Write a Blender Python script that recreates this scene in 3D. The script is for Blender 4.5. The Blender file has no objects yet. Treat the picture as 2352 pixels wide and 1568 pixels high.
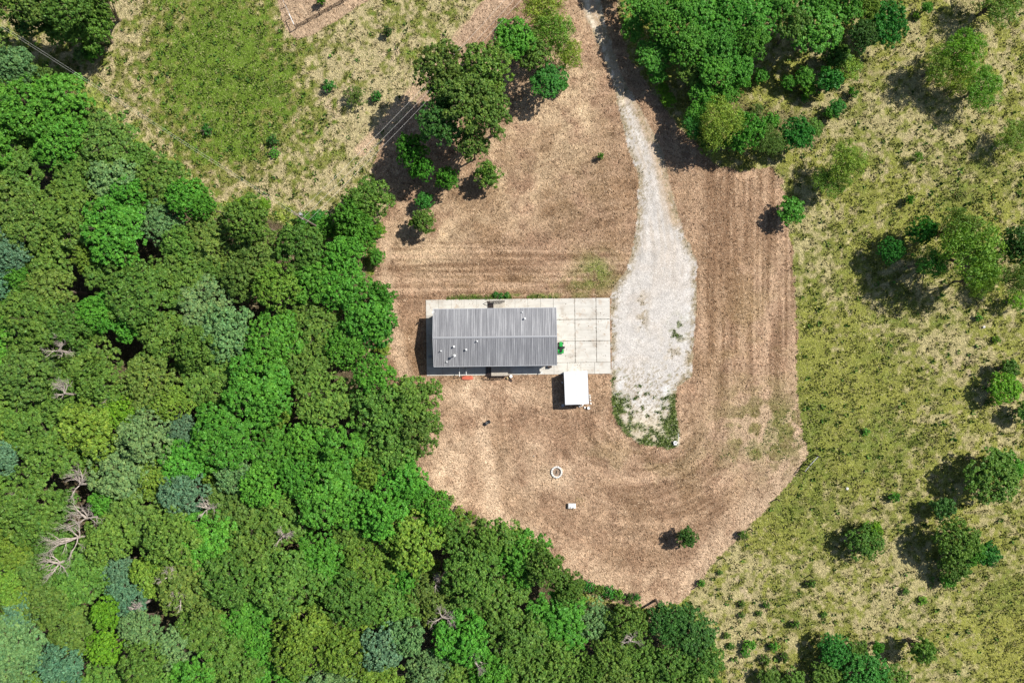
import bpy, math, random
import numpy as np
from mathutils import Vector, Matrix
R = math.radians
scene = bpy.context.scene
COL = scene.collection

# ------------------------------------------------------------------ camera
CAM_H = 120.0
PPM = 13.0                       # picture units per metre on the ground (picture 2352 x 1568 units)
cd = bpy.data.cameras.new('drone_camera'); cam = bpy.data.objects.new('drone_camera', cd); COL.objects.link(cam)
cam.location = (0, 0, CAM_H); cam.rotation_euler = (0, 0, 0)
cd.sensor_width = 36; cd.sensor_fit = 'HORIZONTAL'
cd.lens = 36 / (2352 / PPM / CAM_H)
cd.clip_start = 0.5; cd.clip_end = 6000
scene.camera = cam

# ------------------------------------------------------------------ light
SUN_EL, SUN_DIR = R(48), (0.878, 0.478)          # sun stands east-north-east
w = bpy.data.worlds.new('World'); scene.world = w; w.use_nodes = True
nt = w.node_tree; bg = nt.nodes['Background']
sky = nt.nodes.new('ShaderNodeTexSky'); sky.sky_type = 'NISHITA'; sky.sun_disc = False
sky.sun_elevation = SUN_EL; sky.sun_rotation = math.atan2(SUN_DIR[0], SUN_DIR[1])
nt.links.new(sky.outputs[0], bg.inputs[0]); bg.inputs[1].default_value = 0.068
sd = bpy.data.lights.new('sun', 'SUN'); sd.energy = 4.6; sd.angle = R(0.5); sd.color = (1.0, 0.955, 0.88)
sun = bpy.data.objects.new('sun', sd); COL.objects.link(sun)
tosun = Vector((SUN_DIR[0]*math.cos(SUN_EL), SUN_DIR[1]*math.cos(SUN_EL), math.sin(SUN_EL)))
sun.rotation_euler = tosun.to_track_quat('Z', 'Y').to_euler(); sun.location = tosun*300
scene.view_settings.view_transform = 'Standard'; scene.view_settings.look = 'None'
scene.view_settings.exposure = 0.56; scene.view_settings.gamma = 1

# ------------------------------------------------------------------ helpers
def at(px, py, h=0.0):           # a place seen at (px,py) and standing h metres up -> ground metres
    k = (1 - h/CAM_H)/PPM
    return ((px-1176)*k, (784-py)*k)
def q(x, y, h=0.0):              # same, from 2500-wide units
    return at(x*0.9408, y*0.9408, h)
def z1(zx, zy, h=0.0):           # same, from the close look at the house
    return q(1000+zx*0.22128, 700+zy*0.22128, h)

def tag(o, label=None, cat=None, group=None, kind=None):
    if label: o['label'] = label
    if cat: o['category'] = cat
    if group: o['group'] = group
    if kind: o['kind'] = kind
    return o
def empty(name, loc, rz=0):
    o = bpy.data.objects.new(name, None); COL.objects.link(o); o.location = loc; o.rotation_euler = (0, 0, rz)
    o.empty_display_size = 0.3
    return o

class MB:
    def __init__(s): s.v = []; s.f = []; s.m = []; s.cm = 0
    def add(s, vs, fs):
        b = len(s.v); s.v += [tuple(p) for p in vs]
        for f in fs: s.f.append(tuple(b+i for i in f)); s.m.append(s.cm)
    def box(s, c, d, rz=0.0, M=None, bev=0.0):
        x, y, z = d[0]/2, d[1]/2, d[2]/2
        vs = [Vector((sx*x, sy*y, sz*z)) for sz in (-1, 1) for sy in (-1, 1) for sx in (-1, 1)]
        if bev: # chamfered top
            vs = vs[:4] + [Vector((a.x, a.y, z-bev)) for a in vs[4:]] + [Vector((a.x-math.copysign(bev, a.x), a.y-math.copysign(bev, a.y), z)) for a in vs[4:]]
        rot = M if M is not None else Matrix.Rotation(rz, 3, 'Z')
        vs = [rot @ a + Vector(c) for a in vs]
        fs = [(0, 2, 3, 1), (0, 1, 5, 4), (1, 3, 7, 5), (3, 2, 6, 7), (2, 0, 4, 6)]
        if bev: fs += [(4, 5, 9, 8), (5, 7, 11, 9), (7, 6, 10, 11), (6, 4, 8, 10), (8, 9, 11, 10)]
        else: fs += [(4, 5, 7, 6)]
        s.add(vs, fs); return s
    def tube(s, p0, p1, r0, r1=None, n=6, cap=True):
        p0, p1 = Vector(p0), Vector(p1); r1 = r0 if r1 is None else r1
        d = (p1-p0)
        if d.length < 1e-6: return s
        d.normalize(); a = d.orthogonal().normalized(); b = d.cross(a)
        vs = []
        for p, r in ((p0, r0), (p1, r1)):
            for i in range(n):
                t = 2*math.pi*i/n; vs.append(p + (a*math.cos(t)+b*math.sin(t))*r)
        fs = [(i, (i+1) % n, n+(i+1) % n, n+i) for i in range(n)]
        if cap: fs += [tuple(range(n-1, -1, -1)), tuple(range(n, 2*n))]
        s.add(vs, fs); return s
    def path(s, pts, r, n=6):
        for a, b in zip(pts[:-1], pts[1:]): s.tube(a, b, r, r, n)
        return s
    def lathe(s, c, prof, n=16, axis='Z'):
        vs = []
        for (r, z) in prof:
            for i in range(n):
                t = 2*math.pi*i/n
                p = (r*math.cos(t), r*math.sin(t), z) if axis == 'Z' else ((z, r*math.cos(t), r*math.sin(t)) if axis == 'X' else (r*math.cos(t), z, r*math.sin(t)))
                vs.append((p[0]+c[0], p[1]+c[1], p[2]+c[2]))
        fs = []
        for k in range(len(prof)-1):
            for i in range(n): fs.append((k*n+i, k*n+(i+1) % n, (k+1)*n+(i+1) % n, (k+1)*n+i))
        fs += [tuple(range(n-1, -1, -1)), tuple(range((len(prof)-1)*n, len(prof)*n))]
        s.add(vs, fs); return s
    def ico(s, c, r, rnd, sq=0.7, jit=0.2):
        g = (1+5**.5)/2
        vs = [(-1, g, 0), (1, g, 0), (-1, -g, 0), (1, -g, 0), (0, -1, g), (0, 1, g), (0, -1, -g), (0, 1, -g), (g, 0, -1), (g, 0, 1), (-g, 0, -1), (-g, 0, 1)]
        fs = [(0, 11, 5), (0, 5, 1), (0, 1, 7), (0, 7, 10), (0, 10, 11), (1, 5, 9), (5, 11, 4), (11, 10, 2), (10, 7, 6), (7, 1, 8), (3, 9, 4), (3, 4, 2), (3, 2, 6), (3, 6, 8), (3, 8, 9), (4, 9, 5), (2, 4, 11), (6, 2, 10), (8, 6, 7), (9, 8, 1)]
        o = []
        for v in vs:
            k = r/1.9*(1+rnd.uniform(-jit, jit)); o.append((c[0]+v[0]*k, c[1]+v[1]*k, c[2]+v[2]*k*sq))
        s.add(o, fs); return s
    def mesh(s, name, mats, smooth=False):
        me = bpy.data.meshes.new(name); me.from_pydata(s.v, [], s.f)
        for m in (mats if isinstance(mats, (list, tuple)) else [mats]): me.materials.append(m)
        if any(s.m): me.polygons.foreach_set('material_index', s.m)
        if smooth: me.polygons.foreach_set('use_smooth', [True]*len(s.f))
        me.update(); return me
    def build(s, name, mats, parent=None, loc=(0, 0, 0), rz=0, smooth=False):
        o = bpy.data.objects.new(name, s.mesh(name, mats, smooth)); COL.objects.link(o)
        o.location = loc; o.rotation_euler = (0, 0, rz)
        if parent: o.parent = parent
        return o

# ------------------------------------------------------------------ materials
def newmat(name):
    m = bpy.data.materials.new(name); m.use_nodes = True
    n = m.node_tree.nodes; b = n['Principled BSDF']; b.inputs['Roughness'].default_value = 0.8
    return m, n, m.node_tree.links, b
def pmat(name, col, rough=0.6, metal=0.0, var=0.12, scale=3.0, bump=0.0, spec=0.3):
    m, n, l, b = newmat(name)
    t = n.new('ShaderNodeTexNoise'); t.inputs['Scale'].default_value = scale; t.inputs['Detail'].default_value = 6
    tc = n.new('ShaderNodeTexCoord'); l.new(tc.outputs['Object'], t.inputs['Vector'])
    mr = n.new('ShaderNodeMapRange'); mr.inputs[1].default_value = 0.3; mr.inputs[2].default_value = 0.7
    mr.inputs[3].default_value = 1-var; mr.inputs[4].default_value = 1+var; l.new(t.outputs[0], mr.inputs[0])
    mx = n.new('ShaderNodeVectorMath'); mx.operation = 'SCALE'; mx.inputs[0].default_value = col[:3]
    l.new(mr.outputs[0], mx.inputs['Scale']); l.new(mx.outputs[0], b.inputs['Base Color'])
    b.inputs['Roughness'].default_value = rough; b.inputs['Metallic'].default_value = metal
    b.inputs['Specular IOR Level'].default_value = spec
    if bump:
        bp = n.new('ShaderNodeBump'); bp.inputs['Distance'].default_value = bump; l.new(t.outputs[0], bp.inputs['Height']); l.new(bp.outputs[0], b.inputs['Normal'])
    return m

def ramp(n, pts):
    r = n.new('ShaderNodeValToRGB'); e = r.color_ramp.elements
    while len(e) < len(pts): e.new(0.5)
    for x, (p, c) in zip(e, pts): x.position = p; x.color = (*c, 1) if len(c) == 3 else c
    return r

def ground_mat(name, s1, dist, lo, hi, darkcol, dthr, brightcol, bthr, bumpd, pebble=False):
    m, n, l, b = newmat(name)
    at_ = n.new('ShaderNodeAttribute'); at_.attribute_name = 'base'
    tc = n.new('ShaderNodeTexCoord')
    def noise(sc, det, di=0.0, rough=0.6):
        t = n.new('ShaderNodeTexNoise'); t.inputs['Scale'].default_value = sc; t.inputs['Detail'].default_value = det
        t.inputs['Distortion'].default_value = di; t.inputs['Roughness'].default_value = rough
        l.new(tc.outputs['Object'], t.inputs['Vector']); return t
    def mrange(src, a, c, d, e):
        r = n.new('ShaderNodeMapRange'); r.inputs[1].default_value = a; r.inputs[2].default_value = c
        r.inputs[3].default_value = d; r.inputs[4].default_value = e; l.new(src, r.inputs[0]); return r.outputs[0]
    def mix(f, a, c):
        x = n.new('ShaderNodeMix'); x.data_type = 'RGBA'
        l.new(f, x.inputs[0])
        for s_, v in ((6, a), (7, c)):
            if isinstance(v, tuple): x.inputs[s_].default_value = (*v, 1)
            else: l.new(v, x.inputs[s_])
        return x.outputs[2]
    A = noise(s1, 2.5, dist, 0.55); B = noise(s1*0.33, 5, 0.6); Cn = noise(s1*1.7, 2, dist*0.6, 0.6); D = noise(s1*4.5, 2)
    v = mrange(A.outputs[0], 0.32, 0.68, lo, hi)
    sc = n.new('ShaderNodeVectorMath'); sc.operation = 'SCALE'; l.new(at_.outputs['Color'], sc.inputs[0]); l.new(v, sc.inputs['Scale'])
    v2 = mrange(B.outputs[0], 0.3, 0.7, 0.86, 1.14)
    sc2 = n.new('ShaderNodeVectorMath'); sc2.operation = 'SCALE'; l.new(sc.outputs[0], sc2.inputs[0]); l.new(v2, sc2.inputs['Scale'])
    c = mix(mrange(Cn.outputs[0], dthr, dthr-0.09, 0, 0.8), sc2.outputs[0], darkcol)
    br = noise(s1*1.5, 2, dist, 0.6)
    mp = n.new('ShaderNodeMapping'); mp.inputs['Location'].default_value = (31, 17, 5); l.new(tc.outputs['Object'], mp.inputs[0]); l.new(mp.outputs[0], br.inputs['Vector'])
    c = mix(mrange(br.outputs[0], bthr, bthr+0.09, 0, 0.75), c, brightcol)
    if pebble:
        vo = n.new('ShaderNodeTexVoronoi'); vo.inputs['Scale'].default_value = 7.0; l.new(tc.outputs['Object'], vo.inputs['Vector'])
        v3 = mrange(vo.outputs['Distance'], 0.0, 0.75, 1.1, 0.8)
        s3 = n.new('ShaderNodeVectorMath'); s3.operation = 'SCALE'; l.new(c, s3.inputs[0]); l.new(v3, s3.inputs['Scale']); c = s3.outputs[0]
    l.new(c, b.inputs['Base Color']); b.inputs['Roughness'].default_value = 0.95; b.inputs['Specular IOR Level'].default_value = 0.1
    ad = n.new('ShaderNodeMath'); ad.operation = 'ADD'; l.new(A.outputs[0], ad.inputs[0])
    ml = n.new('ShaderNodeMath'); ml.operation = 'MULTIPLY'; ml.inputs[1].default_value = 0.4; l.new(D.outputs[0], ml.inputs[0]); l.new(ml.outputs[0], ad.inputs[1])
    bp = n.new('ShaderNodeBump'); bp.inputs['Distance'].default_value = bumpd; bp.inputs['Strength'].default_value = 1.0
    l.new(ad.outputs[0], bp.inputs['Height']); l.new(bp.outputs[0], b.inputs['Normal'])
    return m
M_pasture = ground_mat('pasture', 1.45, 2.6, 0.64, 1.34, (0.085, 0.10, 0.02), 0.43, (0.56, 0.50, 0.28), 0.60, 0.36)
M_lawn = ground_mat('mown_lawn', 1.5, 2.4, 0.66, 1.32, (0.12, 0.068, 0.034), 0.435, (0.70, 0.53, 0.36), 0.60, 0.30)
M_gravel = ground_mat('gravel', 2.6, 1.6, 0.84, 1.12, (0.27, 0.23, 0.16), 0.375, (0.68, 0.66, 0.62), 0.60, 0.10, pebble=True)

def attr_mat(name, rough=0.8, transl=0.0):
    m, n, l, b = newmat(name)
    a = n.new('ShaderNodeAttribute'); a.attribute_name = 'base'
    l.new(a.outputs['Color'], b.inputs['Base Color']); b.inputs['Roughness'].default_value = rough; b.inputs['Specular IOR Level'].default_value = 0.15
    if transl:
        t = n.new('ShaderNodeBsdfTranslucent'); l.new(a.outputs['Color'], t.inputs[0])
        mx = n.new('ShaderNodeMixShader'); mx.inputs[0].default_value = transl
        l.new(b.outputs[0], mx.inputs[1]); l.new(t.outputs[0], mx.inputs[2]); l.new(mx.outputs[0], n['Material Output'].inputs[0])
    return m
M_tuft = attr_mat('grass_blades', 0.8, 0.25)

def leaf_mat():
    m, n, l, b = newmat('leaves')
    oi = n.new('ShaderNodeObjectInfo'); a = n.new('ShaderNodeAttribute'); a.attribute_name = 'leaf'
    mu = n.new('ShaderNodeVectorMath'); mu.operation = 'MULTIPLY'; l.new(oi.outputs['Color'], mu.inputs[0]); l.new(a.outputs['Color'], mu.inputs[1])
    l.new(mu.outputs[0], b.inputs['Base Color']); b.inputs['Roughness'].default_value = 0.55; b.inputs['Specular IOR Level'].default_value = 0.25
    t = n.new('ShaderNodeBsdfTranslucent'); tt = n.new('ShaderNodeVectorMath'); tt.operation = 'MULTIPLY'; tt.inputs[1].default_value = (1.2, 1.3, 0.5)
    l.new(mu.outputs[0], tt.inputs[0]); l.new(tt.outputs[0], t.inputs[0])
    mx = n.new('ShaderNodeMixShader'); mx.inputs[0].default_value = 0.25
    l.new(b.outputs[0], mx.inputs[1]); l.new(t.outputs[0], mx.inputs[2]); l.new(mx.outputs[0], n['Material Output'].inputs[0])
    return m
M_leaf = leaf_mat()
M_bark = pmat('bark', (0.16, 0.125, 0.09), 0.9, var=0.35, scale=4, bump=0.03)
M_dead = pmat('bleached_wood', (0.38, 0.325, 0.28), 0.9, var=0.3, scale=3, bump=0.02)
M_white = pmat('white_paint', (0.8, 0.8, 0.78), 0.5, var=0.05)
M_shedroof = pmat('white_roof_sheet', (0.66, 0.67, 0.69), 0.4, var=0.03, scale=0.8)
M_galv = pmat('galvanised_steel', (0.62, 0.62, 0.60), 0.4, 0.6, var=0.12)
M_black = pmat('black_paint', (0.018, 0.018, 0.02), 0.45, var=0.3)
M_darkwood = pmat('dark_stained_wood', (0.045, 0.03, 0.026), 0.8, var=0.3, scale=5)
M_deck = pmat('weathered_boards', (0.42, 0.38, 0.32), 0.85, var=0.22, scale=4, bump=0.01)
M_post = pmat('dark_timber', (0.05, 0.035, 0.028), 0.9, var=0.3, scale=5)
M_pole = pmat('utility_pole_wood', (0.22, 0.17, 0.14), 0.9, var=0.25, scale=3)
M_wire = pmat('aluminium_wire', (0.62, 0.60, 0.55), 0.45, 0.2, var=0.05)
M_red = pmat('terracotta_red', (0.50, 0.12, 0.07), 0.55, var=0.15, scale=2)
M_green = pmat('tractor_green', (0.02, 0.30, 0.05), 0.3, var=0.08, spec=0.5)
M_yellow = pmat('yellow_rim', (0.7, 0.5, 0.03), 0.4, var=0.05)
M_rubber = pmat('rubber', (0.02, 0.02, 0.02), 0.85, var=0.3)
M_siding = pmat('grey_siding', (0.42, 0.42, 0.40), 0.6, var=0.05)
M_trim = pmat('trim', (0.45, 0.46, 0.48), 0.4, 0.1, var=0.04)
M_cap = pmat('ridge_metal', (0.33, 0.335, 0.35), 0.45, 0.2, var=0.04)
M_glass = pmat('window_glass', (0.03, 0.04, 0.05), 0.08, var=0.1, spec=0.8)
M_stone = pmat('pale_stone', (0.62, 0.60, 0.56), 0.9, var=0.2, scale=6, bump=0.03)
M_ash = pmat('ash_and_char', (0.26, 0.19, 0.14), 0.95, var=0.5, scale=5, bump=0.04)
M_seal = pmat('joint_soil', (0.09, 0.07, 0.045), 0.95, var=0.5, scale=5)
M_grey = pmat('grey_plastic', (0.33, 0.34, 0.36), 0.6, var=0.1)
M_straw = pmat('tan_sack', (0.5, 0.38, 0.2), 0.9, var=0.2)

def concrete_mat():
    m, n, l, b = newmat('concrete')
    tc = n.new('ShaderNodeTexCoord')
    t = n.new('ShaderNodeTexNoise'); t.inputs['Scale'].default_value = 0.35; t.inputs['Detail'].default_value = 7; t.inputs['Roughness'].default_value = 0.62; l.new(tc.outputs['Object'], t.inputs[0])
    r = ramp(n, [(0.30, (0.38, 0.335, 0.28)), (0.46, (0.50, 0.475, 0.425)), (0.7, (0.56, 0.54, 0.49))]); l.new(t.outputs[0], r.inputs[0])
    mp = n.new('ShaderNodeMapping'); mp.inputs['Scale'].default_value = (0.25, 1.6, 1); l.new(tc.outputs['Object'], mp.inputs[0])
    t2 = n.new('ShaderNodeTexNoise'); t2.inputs['Scale'].default_value = 1.4; t2.inputs['Detail'].default_value = 8; l.new(mp.outputs[0], t2.inputs[0])
    m2 = n.new('ShaderNodeMapRange'); m2.inputs[1].default_value = 0.3; m2.inputs[2].default_value = 0.7; m2.inputs[3].default_value = 0.88; m2.inputs[4].default_value = 1.08; l.new(t2.outputs[0], m2.inputs[0])
    s = n.new('ShaderNodeVectorMath'); s.operation = 'SCALE'; l.new(r.outputs[0], s.inputs[0]); l.new(m2.outputs[0], s.inputs['Scale'])
    # brown drip stains on the east apron
    t3 = n.new('ShaderNodeTexNoise'); t3.inputs['Scale'].default_value = 0.8; t3.inputs['Detail'].default_value = 6; t3.inputs['Distortion'].default_value = 1.0; l.new(tc.outputs['Object'], t3.inputs[0])
    m3 = n.new('ShaderNodeMapRange'); m3.inputs[1].default_value = 0.60; m3.inputs[2].default_value = 0.74; m3.inputs[3].default_value = 0; m3.inputs[4].default_value = 0.75; l.new(t3.outputs[0], m3.inputs[0])
    x = n.new('ShaderNodeMix'); x.data_type = 'RGBA'; l.new(m3.outputs[0], x.inputs[0]); l.new(s.outputs[0], x.inputs[6]); x.inputs[7].default_value = (0.40, 0.31, 0.23, 1)
    l.new(x.outputs[2], b.inputs['Base Color']); b.inputs['Roughness'].default_value = 0.9
    return m
M_conc = concrete_mat()
def roof_mat():
    m, n, l, b = newmat('grey_metal_roof')
    tc = n.new('ShaderNodeTexCoord')
    mp = n.new('ShaderNodeMapping'); mp.inputs['Scale'].default_value = (2.2, 0.10, 0.1); l.new(tc.outputs['Object'], mp.inputs[0])
    t = n.new('ShaderNodeTexNoise'); t.inputs['Scale'].default_value = 1.6; t.inputs['Detail'].default_value = 4; t.inputs['Roughness'].default_value = 0.7; l.new(mp.outputs[0], t.inputs[0])
    r = ramp(n, [(0.34, (0.20, 0.20, 0.21)), (0.52, (0.285, 0.285, 0.295)), (0.68, (0.43, 0.43, 0.435))]); l.new(t.outputs[0], r.inputs[0])
    l.new(r.outputs[0], b.inputs['Base Color']); b.inputs['Roughness'].default_value = 0.38; b.inputs['Metallic'].default_value = 0.25; b.inputs['Specular IOR Level'].default_value = 0.4
    return m
M_roof = roof_mat()

# ------------------------------------------------------------------ numpy noise and shapes
def vnoise(x, y, seed):
    xi = np.floor(x).astype(np.int64); yi = np.floor(y).astype(np.int64); xf = x-xi; yf = y-yi
    xf = xf*xf*(3-2*xf); yf = yf*yf*(3-2*yf)
    def h(a, b):
        k = (a*374761393 + b*668265263 + seed*2147483647) & 0xffffffff
        k = ((k ^ (k >> 13))*1274126177) & 0xffffffff
        return ((k ^ (k >> 16)) & 0xffff)/65535.0
    return (h(xi, yi)*(1-xf)+h(xi+1, yi)*xf)*(1-yf)+(h(xi, yi+1)*(1-xf)+h(xi+1, yi+1)*xf)*yf
def fbm(x, y, size, seed, octv=4):
    s = 0; a = 1; t = 0
    for i in range(octv):
        s = s + a*vnoise(x/size*2**i+seed*7.3, y/size*2**i-seed*3.1, seed+i); t += a; a *= 0.55
    return s/t
def inpoly(x, y, poly):
    r = np.zeros(x.shape, bool); n = len(poly)
    for i in range(n):
        x0, y0 = poly[i]; x1, y1 = poly[(i+1) % n]
        c = ((y0 > y) != (y1 > y)); 
        if y1 != y0: r ^= c & (x < (x1-x0)*(y-y0)/(y1-y0)+x0)
    return r
def segdist(x, y, pts, closed=True):
    d = np.full(x.shape, 1e9); n = len(pts)
    for i in range(n if closed else n-1):
        x0, y0 = pts[i]; x1, y1 = pts[(i+1) % n]
        dx, dy = x1-x0, y1-y0; t = np.clip(((x-x0)*dx+(y-y0)*dy)/(dx*dx+dy*dy+1e-9), 0, 1)
        d = np.minimum(d, np.hypot(x-x0-t*dx, y-y0-t*dy))
    return d
def sdf(x, y, poly):
    d = segdist(x, y, poly); return np.where(inpoly(x, y, poly), d, -d)
def smooth(a, b, v):
    t = np.clip((v-a)/(b-a), 0, 1); return t*t*(3-2*t)

# outlines on the ground, in picture units
LAWN = [(1150, -60), (1040, 100), (985, 200), (930, 262), (870, 330), (855, 400), (905, 455), (868, 520), (860, 600), (840, 700), (850, 800), (900, 900),
        (930, 1000), (960, 1080), (1010, 1150), (1130, 1218), (1200, 1215), (1250, 1260), (1300, 1325), (1400, 1378), (1480, 1400), (1560, 1385), (1590, 1358), (1640, 1290),
        (1700, 1232), (1775, 1150), (1820, 1100), (1861, 1040), (1840, 985), (1832, 900), (1830, 720), (1818, 560), (1803, 490), (1797, 410), (1770, 385), (1700, 392), (1640, 378),
        (1570, 300), (1500, 215), (1440, 120), (1405, -60)]
YARD = [(630, -60), (640, 20), (655, 68), (682, 90), (725, 78), (790, 38), (850, 0), (920, -60)]
DRIVE = [(1318, -60), (1345, 40), (1378, 110), (1408, 190), (1424, 260), (1442, 340), (1466, 400), (1466, 480), (1455, 560), (1440, 620), (1412, 655), (1404, 690),
         (1404, 880), (1407, 950), (1432, 995), (1480, 1022), (1535, 1030), (1560, 1022), (1560, 990), (1550, 940), (1556, 890), (1590, 862), (1592, 800),
         (1601, 700), (1600, 600), (1572, 540), (1548, 450), (1522, 350), (1490, 285), (1458, 225), (1422, 160), (1392, 60), (1362, -60)]
WOOD = [(-200, 60), (0, 90), (60, 135), (130, 185), (190, 215), (260, 290), (330, 345), (390, 400), (440, 440), (480, 490), (540, 490), (600, 485), (650, 505), (700, 530), (760, 555),
        (820, 575), (850, 610), (860, 690), (870, 760), (855, 800), (900, 870), (950, 900), (975, 960), (960, 1030), (960, 1080), (985, 1130), (1050, 1190), (1130, 1225), (1220, 1245),
        (1260, 1300), (1330, 1370), (1440, 1412), (1540, 1400), (1600, 1450), (1620, 1520), (1640, 1700), (-200, 1700)]
STRIP = [(1190, -40), (1060, 80), (960, 200), (880, 290), (830, 345)]

def gauss(px, py, cx, cy, rx, ry=None):
    ry = ry or rx; return np.exp(-(((px-cx)/rx)**2+((py-cy)/ry)**2))
def cmix(c, col, f): return c*(1-f[..., None])+np.array(col)*f[..., None]

def zones(X, Y):
    """zone id (0 pasture, 1 lawn, 2 drive), base colour, green amount"""
    px = X*PPM+1176; py = 784-Y*PPM
    wob = (fbm(X, Y, 2.5, 11, 3)-0.5)*14; wob2 = (fbm(X, Y, 1.0, 12, 2)-0.5)*6
    dl = sdf(px, py, LAWN)+wob*0.35+wob2*0.6; dy_ = sdf(px, py, YARD)+wob*0.6; dd = sdf(px, py, DRIVE)+wob*0.5+wob2
    dw = sdf(px, py, WOOD)+wob
    dl = dl+(fbm(X, Y, 0.7, 14, 2)-0.5)*12
    n1 = fbm(X, Y, 14, 1); n2 = fbm(X, Y, 5, 2); n3 = fbm(X, Y, 1.8, 3, 3); n4 = fbm(X, Y, 0.8, 4, 2)
    # pasture
    straw, olive, lush, yg = (0.43, 0.36, 0.195), (0.185, 0.195, 0.045), (0.105, 0.19, 0.018), (0.245, 0.25, 0.052)
    g = 0.36+0.55*(n1-0.5)+0.40*(n2-0.5)+0.75*(n3-0.5)+1.3*(n4-0.5)
    left = smooth(1250, 1050, px)
    g = g+left*(0.95*gauss(px, py, 570, 220, 150, 160)+0.6*gauss(px, py, 430, 120, 160, 130)+0.25*gauss(px, py, 500, 0, 160, 80)+0.35*gauss(px, py, 480, 330, 120, 70)-0.30*gauss(px, py, 800, 200, 150, 260)-0.35*gauss(px, py, 300, 60, 60, 90))
    right = 1-left
    g = g+right*(0.15+0.5*gauss(px, py, 1950, 900, 140, 200)+0.55*gauss(px, py, 1862, 860, 28, 190)+0.55*gauss(px, py, 1800, 1180, 90, 60)+0.4*gauss(px, py, 1950, 1040, 100, 60)+0.5*gauss(px, py, 2330, 1450, 130, 190)
                 + 0.3*gauss(px, py, 2250, 450, 120, 120)+0.3*gauss(px, py, 2150, 500, 120, 60)-0.55*gauss(px, py, 2180, 815, 80, 55)-0.3*gauss(px, py, 2060, 280, 120, 90)-0.3*gauss(px, py, 1850, 560, 40, 90)
                 - 0.35*gauss(px, py, 1680, 1420, 90, 80)-0.25*gauss(px, py, 2080, 1350, 110, 90)-0.3*gauss(px, py, 2300, 1150, 60, 200))
    g = np.clip(g, 0, 1)
    c = np.ones(X.shape+(3,))*np.array(straw); c = cmix(c, (0.38, 0.33, 0.155), right*0.8)
    c = cmix(c, olive, smooth(0.22, 0.62, g)); c = cmix(c, lush, smooth(0.66, 1.0, g)*0.85*left+smooth(0.7, 1.0, g)*0.35*right)
    c = cmix(c, yg, right*smooth(0.30, 0.6, g)*smooth(0.35, 0.6, fbm(X, Y, 9, 21))*0.85+right*0.3*gauss(px, py, 2300, 1450, 150, 250))
    c = cmix(c, (0.50, 0.38, 0.27), 0.5*smooth(0.55, 0.7, n3*0.5+n2*0.5)*smooth(0.5, 0.2, g))
    # cleared strip under the wires
    st = smooth(20, 10, segdist(px, py, STRIP, False)+wob*0.6)
    c = cmix(c, (0.50, 0.35, 0.23), st*0.9)
    fr = smooth(40, 8, np.abs(dw+6))*smooth(0.35, 0.6, n3)           # rank growth at the wood edge
    c = cmix(c, (0.22, 0.30, 0.04), fr*0.8)
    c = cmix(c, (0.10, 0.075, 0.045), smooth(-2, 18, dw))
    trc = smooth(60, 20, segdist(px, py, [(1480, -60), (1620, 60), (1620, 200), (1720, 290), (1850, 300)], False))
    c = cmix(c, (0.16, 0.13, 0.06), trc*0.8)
    # lawn
    L = np.ones(X.shape+(3,))*np.array((0.325, 0.205, 0.130))
    L = cmix(L, (0.57, 0.43, 0.27), np.clip(1.0*gauss(px, py, 1190, 330, 130, 130)+0.6*gauss(px, py, 1060, 480, 130, 90)+0.5*gauss(px, py, 960, 590, 90, 60)+0.7*gauss(px, py, 1330, 220, 45, 160)+0.2, 0, 1)*smooth(0.25, 0.65, n2+0.3*(n3-0.5)))
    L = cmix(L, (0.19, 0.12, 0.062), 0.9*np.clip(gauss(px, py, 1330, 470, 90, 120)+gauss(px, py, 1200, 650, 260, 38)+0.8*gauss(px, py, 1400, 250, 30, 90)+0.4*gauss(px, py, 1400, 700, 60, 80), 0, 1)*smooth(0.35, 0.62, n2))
    L = cmix(L, (0.22, 0.13, 0.070), 0.75*smooth(0.50, 0.68, 0.6*n1+0.4*n2))
    L = L*(1+0.5*(n3-0.5)+0.35*(n4-0.5))[..., None]
    # mower passes
    ang = np.arctan2(py-930, px-1480); rad = np.hypot((px-1480)*1.0, py-930)
    sv = vnoise(px/6.0, py/110.0, 31)*0.50+vnoise(px/24.0, py/180.0, 34)*0.41+0.09*(0.5+0.5*np.sin((px+wob*0.5)*2*np.pi/13.5))
    sh = vnoise(px/130.0, py/6.0, 32)*0.50+vnoise(px/200.0, py/19.0, 35)*0.36+0.14*(0.5+0.5*np.sin((py+wob*0.3)*2*np.pi/12.5)); sr = vnoise(rad/6.5, ang*4+9, 33)*0.46+vnoise(rad/24.0, ang*3+9, 36)*0.46+0.08*(0.5+0.5*np.sin((rad+wob*0.7)*2*np.pi/14.0))
    mv = smooth(1580, 1640, px)*smooth(1050, 950, py)
    mh = smooth(520, 600, py)*smooth(700, 680, py)*smooth(1450, 1400, px)
    mr_ = smooth(880, 960, py)
    stripe = mv*(sv-0.5)+mh*(sh-0.5)*(1-mv)+mr_*(1-mv)*(sr-0.5)*(0.35+0.5*gauss(px, py, 1560, 1060, 260, 130))+0.3*(1-mv)*(1-mh)*(1-mr_)*(sr-0.5)
    L = cmix(L, (0.20, 0.12, 0.07), np.clip(-stripe*4.2, 0, 0.85)); L = cmix(L, (0.53, 0.365, 0.24), np.clip(stripe*3.2, 0, 0.8))
    L = cmix(L, (0.25, 0.145, 0.085), 0.55*gauss(px, py, 1690, 690, 60, 260)*smooth(0.3, 0.6, n2))
    L = cmix(L, (0.30, 0.23, 0.10), 0.65*gauss(px, py, 1740, 860, 75, 190)*smooth(0.35, 0.6, n2))
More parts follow.
